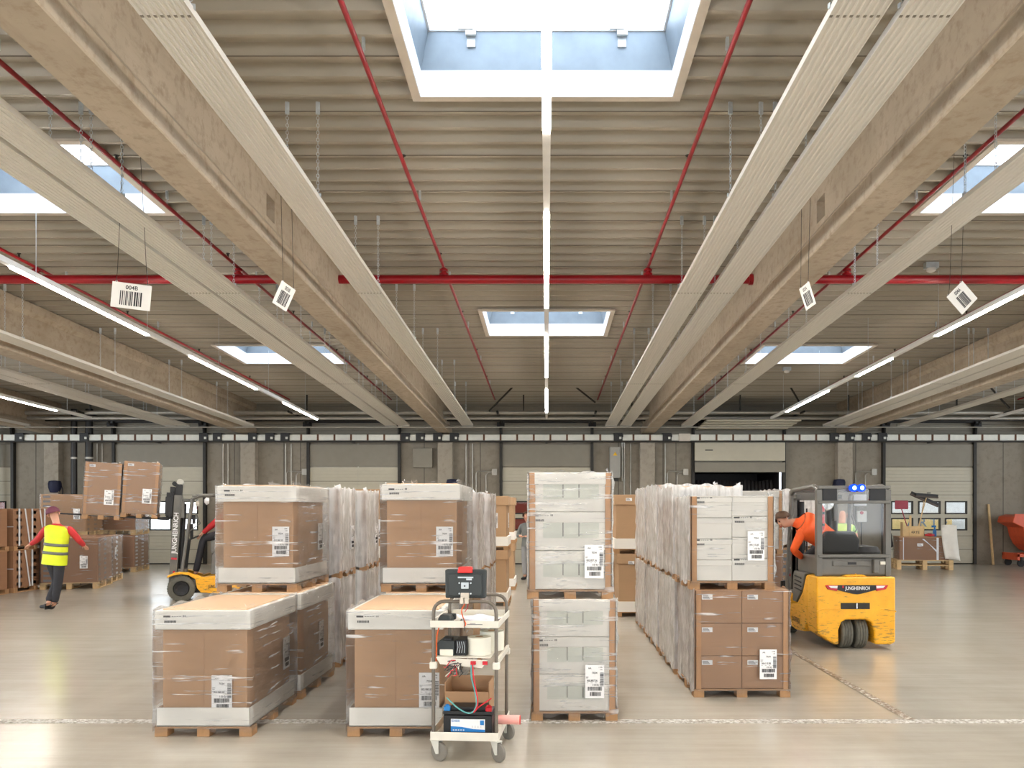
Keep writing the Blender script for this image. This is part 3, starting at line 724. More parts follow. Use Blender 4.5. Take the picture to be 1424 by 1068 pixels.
# ================================================================ pallet loads
def pallet(parent, w, d, h=.08, mat='pallet_wood', xo=0, euro=False):
    m = MB(); x0 = -w/2+xo; t = .016 if h < .1 else .022
    n = 5
    for i in range(n):      # deck boards run across the front
        a = i*(d-.12)/(n-1); m.box(x0, x0+w, a, a+.12, h-t, h)
    bw = .1 if h < .1 else .12
    zb = t if h >= .1 else 0
    for i in range(3):
        bx = x0+i*(w-bw)/2
        for j in range(3): by = j*(d-.13)/2; m.box(bx, bx+bw, by+.002, by+.128, zb, h-t)
        if h >= .1: m.box(bx, bx+bw, 0, d, 0, t)
    return m.build('pallet', mat, parent, bevel=.003, seg=1)
_lab = {}
def label_on(parent, lx, lz, ly=-.012, w=.16, h=.28, rot=0, face='front', code='003.980.50', kg='110 Kg'):
    key = (code, kg)
    if key not in _lab:
        m = MB(); m.box(-.5,.5,-.004,.004,-.5,.5); a = m.build('shipping_label', 'label_white')
        m = MB(); rnd = random.Random(code); W = lambda x0,x1,z0,z1: m.box(x0,x1,-.006,-.003,z0,z1)
        T = lambda s, size, x, z, sx: put_text(m, s, size, Matrix.Translation((x,-.0055,z)) @ Matrix.Diagonal((1,1,1,1)) @ FRONT, sx)
        T('AA', .075, -.26, .4, 1.7); T('1106', .06, .3, .43, 1.7); T('110', .055, .33, .36, 1.7); T('7034', .08, 0, .26, 1.7)
        T(code, .085, -.13, .03, 1.45); T(kg, .085, .05, -.1, 1.5)
        for q in range(5): W(-.46, -.46+.1+.06*rnd.random(), .14-.035*q, .15-.035*q) if q < 2 else None
        for q in range(4): W(-.42+.22*q, -.42+.22*q+.09, -.04, -.034)
        z = .27
        while z > -.14: b = rnd.choice((.006,.012,.02)); W(.28,.47, z-b, z); z -= b+rnd.choice((.008,.014))
        for (z0,z1,x0,x1) in ((-.27,-.15,-.38,.38),(-.43,-.31,-.26,.34)):
            x = x0
            while x < x1: b = rnd.choice((.008,.014,.024)); W(x, x+b, z0, z1); x += b+rnd.choice((.008,.014,.02))
        b = m.build('label_print', 'ink', a); _lab[key] = (a.data, b.data); bpy.data.objects.remove(b); bpy.data.objects.remove(a)
    o = bpy.data.objects.new('shipping_label', _lab[key][0]); COL.objects.link(o); o.parent = parent
    p = bpy.data.objects.new('label_print', _lab[key][1]); COL.objects.link(p); p.parent = o
    o.location = (lx, ly, lz); o.scale = (w, 1, h); o.rotation_euler = (0, rot, {'front':0,'right':R(90),'left':R(-90)}[face]); return o
def small_label(parent, x, z, y=-.01, w=.1, h=.05, face='front'):
    m = MB(); m.box(-w/2,w/2,-.003,.003,-h/2,h/2); o = m.build('small_label', 'label_white', parent, loc=(x,y,z), rot=(0,0,{'front':0,'right':R(90),'left':R(-90)}[face]))
    m = MB()
    for r in range(3): m.box(-w*.42, w*(.1+.08*r), -.005, -.002, h*(.25-.25*r)-.003, h*(.25-.25*r)+.004)
    m.build('print', 'ink_soft', o)
def stamp(parent, x, z, y):
    m = MB(); m.box(x, x+.055, y-.0015, y, z+.012, z+.026)
    for q in range(4): m.box(x+.065+.02*q, x+.078+.02*q, y-.0015, y, z+.017, z+.021)
    for q in range(9): m.box(x+.008+.0105*q, x+.015+.0105*q, y-.0015, y, z-.03, z-.012)
    for q in range(2): m.box(x+.155+.012*q, x+.162+.012*q, y-.0015, y, z+.014, z+.03)
    m.build('stamp', 'ink', parent)
def wrap(parent, w, d, z0, z1, mat='film_clear', off=.008, amp=.006, seed=0, xo=0, y0=0, n=18, bunch=0, top=False):
    rnd = random.Random(seed); m = MB(); ring = []
    nx = n; nd = n
    P = [(-w/2-off+(w+2*off)*i/nx, -off, 0, -1) for i in range(nx)]+[(w/2+off, -off+(d+2*off)*i/nd, 1, 0) for i in range(nd)]
    P += [(w/2+off-(w+2*off)*i/nx, d+off, 0, 1) for i in range(nx)]+[(-w/2-off, d+off-(d+2*off)*i/nd, -1, 0) for i in range(nd)]
    k = len(P); nz = n+6; vs = []
    ph = [rnd.random()*6 for _ in range(6)]
    for j in range(nz+1):
        z = z0+(z1-z0)*j/nz
        for i, (x, y, a, b) in enumerate(P):
            u = i/k*2*math.pi
            r = amp*(.6*math.sin(u*5+z*9+ph[0])+.5*math.sin(u*11-z*22+ph[1])+.5*math.sin(z*41+u*3+ph[2])+rnd.uniform(-.4,.4))
            r = max(r, -off*.6)
            vs.append((x+xo+a*r, y+y0+b*r, z+(amp*2*math.sin(u*13+ph[3]) if j in (0,nz) else 0)))
    fs = [(j*k+i, j*k+(i+1)%k, (j+1)*k+(i+1)%k, (j+1)*k+i) for j in range(nz) for i in range(k)]
    m.add(vs, fs)
    if bunch:   # bunched film ends over a top corner
        for q in range(bunch):
            cx, cy = (w/2-.03, .05) if q == 0 else (rnd.uniform(-w*.3, w*.4), rnd.uniform(.0, .2))
            for s in range(3):
                a = rnd.random()*3; l = .03+.02*rnd.random()
                m.add([(cx+xo,cy+y0,z1-.01),(cx+xo+l*math.cos(a),cy+y0+.03,z1+.01),(cx+xo+l*math.cos(a)*.9,cy+y0+.01,z1+.025+.01*s),(cx+xo-.02,cy+y0,z1+.02)], [(0,1,2),(0,2,3)])
    m.mi = [0 if (q % k < n or 2*n <= q % k < 3*n) else 1 for q in range(len(fs))]+[0]*(len(m.f)-len(fs))
    o = m.build('stretch_film', mat, parent); o.data.polygons.foreach_set('use_smooth', [True]*len(o.data.polygons)); return o
def load(label, x, y, w, d, z0, z1, style='capped', cat='pallet load', rz=0, ph=.08, code='003.980.50', group=None, seed=1, rows=4, cols=1, filmmat=None,
         lab=(.22, .3), sidelab=None, pm='pallet_wood', tilt=0, stampit=True, bw=None, posts=(1,1), nofilm=False, bunch=1, top_h=.16, base_h=.15, smalls=()):
    bunch = bunch if z0 > .5 or 'alone' in label or 'behind the utility' in label else 0
    """x = centre, y = front face, z0 = what it stands on"""
    o = thing('wrapped_pallet_load', label, cat, (x, y, z0), rot=(0, tilt, rz), group=group)
    H = z1-z0; pallet(o, w+.03, d+.02, ph, pm, euro=ph > .1); b = ph
    if style == 'capped':
        i = .035
        MB().box(-w/2+i, w/2-i, i, d-i, b+.012, H-.02).build('carton', 'cardboard', o, bevel=.006)
        MB().box(-.01, -.004, i-.002, i+.002, b+.16, H-.17).build('carton_edge', 'cardboard_dark', o)
        m = MB(); e = .006
        m.box(-w/2, w/2, 0, e, b, b+base_h); m.box(-w/2, w/2, d-e, d, b, b+base_h); m.box(-w/2, -w/2+e, 0, d, b, b+base_h); m.box(w/2-e, w/2, 0, d, b, b+base_h); m.box(-w/2, w/2, 0, d, b, b+.01)
        m.build('base_tray', 'card_white', o, bevel=.002, seg=1)
        m = MB(); m.box(-w/2-.008, w/2+.008, -.008, d+.008, H-top_h, H-.01)
        tc = m.build('top_cover', 'card_white', o, bevel=.006)
        MB().box(-w/2+.035, w/2-.035, .035, d-.035, H-.012, H).build('lid_board', 'card_lid', tc, bevel=.003)
        if stampit: stamp(tc, -w/2+.06, H-.075, -.0085)
        yf = i-.014; xr = w/2-i+.012
    elif style in ('white', 'brown'):
        mt = 'card_white' if style == 'white' else 'cardboard_dark'
        g = .004; i = .012; cw = (w-2*i)/cols; ch = (H-b-.006)/rows
        for c in range(cols):
            sh = (c % 2)*.07*ch if style == 'white' and cols > 1 else 0
            for r in range(rows):
                xa = -w/2+i+c*cw+g/2; xb = xa+cw-g; za = b+.003+r*ch+(sh if r else 0); zb = b+.003+(r+1)*ch-g+(sh if r < rows-1 else 0)
                m = MB(); m.box(xa, xb, i+.006, d-i, za, zb); lh = ch*.27
                if style == 'white':
                    m.box(xa-.001, xb+.001, i-.001, i+.03, zb-lh, zb-.002)
                    if cols == 1:
                        pass
                cc = m.build('carton', mt, o, bevel=.003, seg=1)
                if style == 'white' and cols == 1:
                    u = (xb-xa)
                    for (p, q) in ((.16,.405),(.415,.605),(.615,.86)): MB().box(xa+u*p, xa+u*q, i-.001, i+.02, zb-lh-ch*.4, zb-lh-.004).build('flap', 'flap_grey', cc)
                    for p in (.41,.61): MB().box(xa+u*p-.004, xa+u*p+.004, i+.001, i+.02, zb-lh-ch*.36, zb-lh).build('flap_slot_shade', 'steel_dark', cc)  # dark strips stand in for the shade between the flaps
                if style == 'white' and (r+c) % 2 == 1: stamp(cc, xa+.015, zb-lh*.55, i-.002)
                if style == 'brown': small_label(cc, xa+.1 if cols < 3 else xa+.07, zb-.06, i-.004+.003, .1, .045)
        m = MB(); e = .007; pw = .055
        if posts:
            for sx in (-1, 1):
                for yy, s2 in ((0, 1), (d, -1)):
                    if sx > 0 and not posts[1] and yy == 0: continue
                    m = MB(); X = sx*w/2; xs_ = sorted((X, X-sx*pw)); ys_ = sorted((yy, yy+s2*e)); m.box(xs_[0], xs_[1], ys_[0], ys_[1], b, H-.004)
                    xs_ = sorted((X, X-sx*e)); ys_ = sorted((yy, yy+s2*pw)); m.box(xs_[0], xs_[1], ys_[0], ys_[1], b, H-.004); m.build('corner_post', 'post_brown', o)
        MB().box(-w/2+.004, w/2-.004, .004, d-.004, H-.006, H).build('top_sheet', 'card_white' if style == 'white' else 'cardboard', o)
        if style == 'white' and cols == 1:
            m = MB(); m.box(-w/2+.05, w/2-.05, -.002, .01, H-.1, H-.002); m.build('top_cover', 'card_white', o)
        yf = -.006; xr = w/2+.002
    elif style == 'lidded':
        i = .03
        MB().box(-w/2+i, w/2-i, i, d-i, b+.01, H-.015).build('carton', 'card_tan', o, bevel=.004)
        m = MB(); m.box(-w/2, w/2, 0, d, H-.17, H); m.build('carton_lid', 'card_tan', o, bevel=.006)
        m = MB(); m.box(-w/2, w/2, 0, d, b, b+.17); m.build('base_tray', 'card_white', o, bevel=.004)
        yf = i-.006; xr = w/2-i+.006; nofilm = True
    elif style == 'striped':
        ch = (H-b)/rows
        for c in range(cols):
            cw = w/cols
            m = MB(); m.box(-w/2+c*cw+.006, -w/2+(c+1)*cw-.006, .01, d-.01, b, H); cc = m.build('carton', 'card_striped' if seed % 2 else 'cardboard', o, bevel=.004)
            m = MB()
            for r in range(rows):
                m.box(w/2-.012, w/2-.006, .12, .3, b+(r+.25)*ch, b+(r+.7)*ch); m.box(w/2-.012, w/2-.006, .6, .8, b+(r+.25)*ch, b+(r+.7)*ch)
                if c == 0: m.box(-w/2+.06, -w/2+.24, .006, .011, b+(r+.25)*ch, b+(r+.7)*ch)
            if c in (0, cols-1): m.build('printed_mark', 'ink_soft' if seed % 3 else 'strap_white', cc)
        yf = -.004; xr = w/2
    if not nofilm:
        f = filmmat or 'film_clear'; wrap(o, w+.004+(.016 if style=='capped' else 0), d+.004+(.016 if style=='capped' else 0), ph*.6, H+.004, f, seed=seed, bunch=bunch, y0=-.008 if style=='capped' else 0, off=.011, amp=.008)
        yf -= .02 if style != 'capped' else 0
    if lab: label_on(o, lab[0], lab[1], yf, code=code)
    if sidelab: label_on(o, xr+.012, sidelab[1], sidelab[0], face='right', code=code)
    for (sx_, sz_) in smalls: small_label(o, sx_, sz_, -.005 if style == 'lidded' else yf)
    return o

T = 1.003
load('capped brown carton in the front row at the left, alone with no load on it', -2.70, 6.5, .735, 1.15, 0, T, seed=3, lab=(.14,.34), sidelab=(.95,.5), filmmat='film_diag')
load('capped brown carton carrying the large white-capped box, behind the front left load', -2.68, 7.78, .735, 1.15, 0, T, seed=4, lab=(.14,.34), sidelab=(.75,.5), filmmat='film_diag', bunch=2)
load('white-capped brown carton on top of the left stack, hiding part of the left forklift', -2.75, 7.85, .735, 1.12, T, 2.02, seed=5, lab=(.22,.48), sidelab=(.9,.5), filmmat='film_diag', bunch=2)
wl = 'film_milky'
load('lower white carton load with brown corner strip, second behind the left stack', -2.74, 9.35, .78, .75, 0, T, 'white', seed=6, rows=3, lab=(.0,.4), sidelab=(.6,.4), filmmat=wl)
load('upper white carton load directly behind the large white-capped box', -2.74, 9.35, .78, .75, T, 2.03, 'white', seed=7, rows=3, lab=(.0,.4), sidelab=(.6,.45), filmmat=wl)
load('lower white carton load farther back in the left column', -2.72, 10.65, .78, .75, 0, T, 'white', seed=8, rows=3, lab=(.0,.4), sidelab=(.6,.4), filmmat=wl)
load('upper white carton load farther back in the left column', -2.72, 10.65, .78, .75, T, 2.03, 'white', seed=9, rows=3, lab=(.0,.4), sidelab=(.6,.45), filmmat=wl)
load('lowest white carton load at the back of the left column', -2.74, 12.0, .78, .75, 0, T, 'white', seed=10, rows=3, lab=None, filmmat=wl)
load('plain brown carton on top at the back of the left column', -2.76, 12.0, .78, .5, T, 2.08, 'lidded', lab=(.3,.5))
# second column
load('capped brown carton behind the utility trolley', -1.185, 6.5, .735, 1.12, 0, T, seed=13, lab=(.26,.36), filmmat='film_clear')
load('brown carton load under the capped box behind the trolley monitor', -1.185, 7.78, .735, 1.15, 0, T, seed=14, lab=(.1,.34), filmmat='film_diag')
load('white-capped brown carton on top of the stack behind the trolley', -1.19, 7.85, .735, 1.12, T, 2.035, seed=15, lab=(.22,.48), filmmat='film_diag', bunch=3)
load('lower brown film-wrapped load second in the trolley column', -1.16, 9.3, .74, 1.0, 0, T, 'lidded', lab=None)
load('upper brown film-wrapped load second in the trolley column', -1.16, 9.3, .74, 1.0, T, 1.97, 'brown', seed=17, rows=1, posts=None, filmmat=wl, lab=None, bunch=2)
load('lower brown film-wrapped load third in the trolley column', -1.13, 10.9, .74, 1.3, 0, T, 'brown', seed=18, rows=1, posts=None, filmmat=wl, lab=None)
load('upper brown film-wrapped load third in the trolley column', -1.13, 10.9, .74, 1.3, T, 2.0, 'brown', seed=19, rows=1, posts=None, filmmat=wl, lab=None, bunch=2)
load('lower lidded brown box nearest the grey-clad worker aisle', -1.08, 15.25, .74, 1.2, 0, 1.03, 'lidded', lab=(.0,.45))
load('upper lidded brown box with white base, nearest in its pair', -1.08, 15.25, .74, 1.2, 1.03, 2.03, 'lidded', lab=(.1,.55), sidelab=(.5,.55))
load('lower lidded brown box at the end of the trolley column', -1.1, 18.3, .8, 1.0, 0, 1.03, 'lidded', lab=None)
load('upper lidded brown box at the end of the trolley column', -1.1, 18.3, .8, 1.0, 1.03, 2.05, 'lidded', lab=None)
# middle stack
load('lower white carton load of the lone stack in the middle aisle', .235, 6.98, .70, 1.1, 0, 1.03, 'white', seed=23, rows=3, filmmat='film_white', code='002.857.36', lab=(.17,.34))
load('upper white carton load of the lone stack in the middle aisle', .2, 6.98, .70, 1.1, 1.03, 2.10, 'white', seed=24, rows=3, filmmat='film_white', code='002.857.36', lab=(.2,.32))
# right column
load('brown six-carton load at the front of the right column', 1.86, 7.86, .89, .95, 0, 1.02, 'brown', seed=25, rows=3, cols=2, lab=(.24,.32), code='004.115.08', posts=(1,1), bunch=2, filmmat=('film_clear', wl))
load('white eight-carton load on top of the brown six-carton load', 1.78, 7.92, .79, .9, 1.02, 1.915, 'white', seed=26, rows=4, cols=2, lab=(.22,.42), code='004.115.08', filmmat=('film_clear', wl))
load('lower film-wrapped load second in the right column', 1.78, 8.95, .76, 1.25, 0, 1.02, 'white', seed=27, rows=2, cols=1, lab=None, filmmat=wl)
load('upper white-capped brown load second in the right column', 1.77, 9.07, .72, 1.25, 1.02, 2.04, 'capped', seed=28, lab=None, filmmat=wl, bunch=1)
load('lower white carton load third in the right column', 1.79, 10.4, .76, 1.25, 0, 1.02, 'white', seed=29, rows=3, lab=None, filmmat=wl)
load('upper white carton load third in the right column', 1.79, 10.5, .76, 1.15, 1.02, 2.1, 'white', seed=30, rows=3, lab=None, filmmat=wl, bunch=1)
load('lower white carton load last in the right column', 1.8, 11.85, .76, 1.2, 0, 1.02, 'white', seed=31, rows=3, lab=None, filmmat=wl)
load('upper white carton load last in the right column', 1.8, 11.85, .76, 1.2, 1.02, 2.1, 'white', seed=32, rows=3, lab=None, filmmat=wl)
load('lower lidded brown box beside the middle stack', 1.56, 13.75, .78, .85, 0, 1.05, 'lidded', lab=None, smalls=((-.15,.9),))
load('upper lidded brown box beside the middle stack', 1.52, 13.75, .78, .85, 1.05, 2.03, 'lidded', lab=None, smalls=((-.15,.9),))
load('lower lidded brown box half hidden behind its twin', 1.55, 14.8, .78, .8, 0, 1.05, 'lidded', lab=None)
load('upper lidded brown box half hidden behind its twin', 1.55, 14.8, .78, .8, 1.05, 2.0, 'lidded', lab=None)
# stacks between the right column and the yellow truck
load('lower brown striped carton load behind the yellow truck driver', 3.5, 13.65, .78, 1.1, 0, 1.05, 'striped', seed=35, rows=6, lab=None)
load('upper white carton load behind the yellow truck driver', 3.5, 13.65, .78, 1.1, 1.05, 2.09, 'white', seed=36, rows=5, lab=None, filmmat='film_clear')
load('lower striped carton load seen through the yellow truck cab', 4.72, 15.6, .8, 1.1, 0, 1.06, 'striped', seed=38, rows=7, lab=None)
load('upper film-wrapped striped load seen through the yellow truck cab', 4.72, 15.6, .8, 1.1, 1.06, 2.16, 'striped', seed=39, rows=7, lab=None, filmmat=wl)
# left background
def strapped(label, x, y, w, d, z0, z1, rz=0, ph=.1, seed=1, **k):
    o = load(label, x, y, w, d, z0, z1, 'striped', rz=rz, ph=ph, seed=seed, lab=None, nofilm=True, rows=5, **k)
    H = z1-z0; m = MB()
    for q in (.12,.42,.72): m.box(w/2-.004, w/2+.004, d*q, d*q+.05, ph, H); 
    for q in (.25,.6): 
        m.add([(w/2+.003, d*q, H), (w/2+.003, d*q+.05, H), (w/2+.003, d*q+.22, ph), (w/2+.003, d*q+.17, ph)], [(0,1,2,3)])
    m.box(-w/2-.002, w/2+.004, -.004, .0, ph+H*.45, ph+H*.47)
    m.build('strap', 'strap_white', o); return o
strapped('lower strapped brown load at the left edge, nearer one', -12.0, 16.0, 1.2, 1.5, 0, .9, seed=1)
strapped('upper strapped brown load at the left edge, nearer one', -12.0, 16.0, 1.2, 1.5, .9, 1.8, seed=3)
strapped('lower strapped brown load behind the worker in the yellow vest', -11.95, 17.6, 1.2, 1.5, 0, .9, seed=5)
strapped('upper strapped brown load behind the worker in the yellow vest', -11.95, 17.6, 1.2, 1.5, .9, 1.8, seed=7)
kw = dict(ph=.144, pm='pallet_pale')
load('film-wrapped brown load on a pale wooden pallet, right of the yellow vest worker', -10.68, 18.5, 1.15, 1.3, 0, 1.14, 'striped', seed=43, rows=9, rz=R(15), lab=(.3,.6), **kw)
load('film-wrapped brown load right behind the one near the yellow vest worker', -11.16, 19.95, 1.15, 1.2, 0, 1.14, 'striped', seed=45, rows=9, rz=R(15), lab=None, sidelab=(.5,.7), **kw)
load('lower load of the tall brown stack under the blue bundle', -12.75, 21.8, 1.1, 1.2, 0, 1.06, 'striped', seed=47, rows=9, rz=R(8), lab=None, **kw)
load('upper load of the tall brown stack under the blue bundle', -12.75, 21.8, 1.1, 1.2, 1.06, 2.18, 'striped', seed=50, rows=8, rz=R(8), lab=(.35,.6), **kw)
load('lower load partly hidden by the raised loads', -12.3, 23.4, 1.2, 1.2, 0, 1.06, 'striped', seed=51, rows=9, rz=R(8), lab=None, **kw)
load('upper load partly hidden by the raised loads', -12.3, 23.4, 1.2, 1.2, 1.06, 2.1, 'striped', seed=53, rows=9, rz=R(8), lab=None, **kw)
load('brown boxed load at the left edge by the end dock door', -16.9, 23.2, 1.4, 1.2, 0, 2.0, 'lidded', lab=None, **kw)
# loads carried high by the reach truck
TL = R(3.3)
cl = lambda px, py, D=16.0: at(px, py, D)
LR = R(22); LH = Vector((-math.cos(LR), -math.sin(LR), 0)); LN = Vector((math.sin(LR), -math.cos(LR), 0))
for s_, side_, sd in ((1.235, 'left', 55), (.59, 'right', 56)):
    p = Vector((-7.40, 16.41, 1.61-.04*(s_-.9)))+LH*s_+LN*.45
    load(side_+' one of the two film-wrapped loads raised high on the forks', p.x, p.y, .605, .9, p.z, p.z+1.07, 'brown', seed=sd, rows=1, posts=(1,1), lab=(.12,.42), tilt=TL, rz=LR, ph=.09, filmmat='film_white')
# pallet with cleaning tools by the bright-paned door
rz = R(-12)
o = thing('carton_block', 'grey-brown film-wrapped carton block standing on two stacked wooden pallets', 'carton block', (at(1285,0,24.6).x-.05, 24.4, .288), rz)
MB().box(-.72, .62, 0, .8, 0, .66).build('carton', 'card_striped', o, bevel=.005); MB().box(-.74, .64, -.02, .82, .66, .69).build('top_board', 'cardboard', o)
wrap(o, 1.37, .8, 0, .68, 'film_clear', seed=77, xo=-.05); small_label(o, -.15, .45, -.03, .16, .08)
m = MB(); m.box(.3,.36,-.02,-.016,0,.66); m.add([(-.1,-.018,.62),(-.04,-.018,.62),(.33,-.018,.2),(.33,-.018,.27)], [(0,1,2,3)]); m.box(-.62,-.6,-.02,-.016,0,.66); m.build('strap', 'strap_white', o)
O = o.matrix_basis.copy(); OM = Matrix.Translation(o.location) @ Matrix.Rotation(rz, 4, 'Z')
for k, lab in ((0, 'lower pale wooden pallet under the carton block with the brooms'), (1, 'upper pale wooden pallet under the carton block with the brooms')):
    q = thing('wooden_pallet', lab, 'pallet', OM @ Vector((-.02, -.05, -.288+.144*k)), rz); pallet(q, 1.55, .95, .144, 'pallet_pale')
W_ = lambda x, y, z: OM @ Vector((x, y, z))
q = thing('tool_crate', 'open plywood crate holding the brooms on the carton block', 'crate', W_(-.3,.15,.69), rz)
m = MB(); m.box(-.3,.3,0,.02,0,.3); m.box(-.3,.3,.3,.32,0,.3); m.box(-.3,-.28,0,.32,0,.42); m.box(.28,.3,0,.32,0,.3); m.box(-.3,.3,0,.32,0,.015); m.build('crate_body', 'broom_wood', q)
MB().box(-.12,-.06,-.03,-.002,0,.62).build('batten', 'broom_wood', q)
m = MB(); put_text(m, 'ARTE', .1, Matrix.Translation((.05,-.003,.12)) @ FRONT); m.build('lettering', 'ink', q)
def broom(label, base, top, head, hm='brush_dark', w=.5):
    q = thing('push_broom', label, 'broom', base); d = Vector(top)-Vector(base)
    MB().cyl((0,0,0), d, .014, 8).build('handle', 'broom_wood', q)
    m = MB(); mt = Matrix.Translation(d) @ Euler(head).to_matrix().to_4x4(); m.box(-w/2,w/2,-.04,.04,-.02,.03,mt); m.build('broom_head', hm, q, bevel=.008)
    m = MB(); m.box(-w/2+.01,w/2-.01,-.03,.03,.03,.1,mt); m.build('bristles', 'black', q)
broom('push broom with its brush level, standing brush-up in the crate', W_(-.22,.2,.71), W_(.08,.22,1.86), (0,R(4),0), w=.68)
broom('push broom with its brush slanting down, standing brush-up in the crate', W_(-.15,.25,.71), W_(.02,.27,1.76), (0,R(24),0), w=.9)
q = thing('red_shovel', 'dark red plastic shovel standing blade-up in the crate', 'shovel', W_(-.38,.2,.71))
d = W_(-.62,.2,1.5)-W_(-.38,.2,.71); MB().cyl((0,0,0), d, .016, 8).build('handle', 'shovel_red', q)
m = MB(); m.box(-.2,.2,-.02,.02,0,.26, Matrix.Translation(d)); m.build('blade', 'shovel_red', q, bevel=.03)
q = MB(); pts = [W_(.5,-.06,.98), W_(.55,-.07,.6), W_(.65,-.06,.1)]
m = MB(); g = []
for j in range(12):
    t_ = j/11
    for i in range(10):
        u = i/9; g.append(W_(.42+.42*u+.1*t_*t_, -.06-.02*math.sin(u*9+t_*2)*t_, 1.02-.98*t_-(.06*u if j > 8 else 0)+.03*math.sin(u*3)))
m.add(g, [(j*10+i, j*10+i+1, (j+1)*10+i+1, (j+1)*10+i) for j in range(11) for i in range(9)])
g2 = m.build('white_cloth', 'cloth_white', smooth=True); g2.modifiers.new('s', 'SOLIDIFY').thickness = .012; tag(g2, 'long white cloth hanging over the corner of the carton block', 'cloth')
q = thing('spray_bottle', 'blue spray bottle lying beside the white cloth', 'bottle', W_(.3,.2,.69)); MB().lathe([(.045,0),(.05,.02),(.05,.18),(.02,.24),(.018,.27)], 12).build('bottle', 'bottle_blue', q, smooth=True); MB().box(-.09,.04,-.02,.02,.27,.33).build('spray_head', 'bottle_blue', q, bevel=.01)
m = MB(); m.lathe([(.03,0),(.14,.02),(.13,.07),(.05,.1)], 14, W_(.15,.15,.69)); tag(m.build('red_helmet', 'lamp_red', smooth=True), 'small red cap lying by the blue spray bottle', 'cap')
m = MB(); m.tube([W_(-.12+.13*math.cos(a), .2, .69+.03+.12*math.sin(a)) for a in [i*math.pi/8 for i in range(9)]], .02, 6); tag(m.build('ear_defenders', 'black', smooth=True), 'black ear defenders lying on the carton block', 'ear defenders')
# tipping bin
q = thing('tipping_bin', 'orange self-tipping bin on a wheeled frame at the right edge', 'tipping bin', (at(1424,0,26).x+.42, 25.6, 0))
sec = [(-.95,1.56),(-.75,1.62),(1.1,1.62),(1.1,.42),(-.05,.42),(-.3,.5),(-.5,.7),(-.62,.95),(-.68,1.22),(-1.0,1.38)]
m = MB(); m.prism(sec, 0, .9); m.build('bin_body', 'orange_bin', q, bevel=.02)
m = MB(); m.box(-.95,1.1,-.03,0,1.56,1.64); m.build('bin_rim', 'orange_bin', q)
m = MB(); m.box(-.85,1.1,.0,.08,.3,.4); m.box(-.85,1.1,.8,.88,.3,.4); m.box(-.85,-.77,0,.88,.2,.42); m.build('bin_frame', 'orange_bin', q, bevel=.01)
for yy in (.08,.8):
    f = MB(); f.lathe([(.03,-.03),(.11,-.03),(.11,.03),(.03,.03)], 14, (-.7,yy,.11), 'y'); f.box(-.72,-.68,yy-.05,yy+.05,.11,.3); f.build('caster', 'black_rubber', q)
MB().box(-.28,.15,-.012,0,.75,1.3).build('notice_board', 'paper', q); MB().lathe([(.0,-.02),(.12,-.02),(.12,-.012)], 16, (-.07,0,1.05), 'y').build('emblem', 'lamp_clear', q)
m = MB(); put_text(m, 'ICR', .13, Matrix.Translation((-.05,-.006,1.42)) @ FRONT); m.build('lettering', 'paper', q)
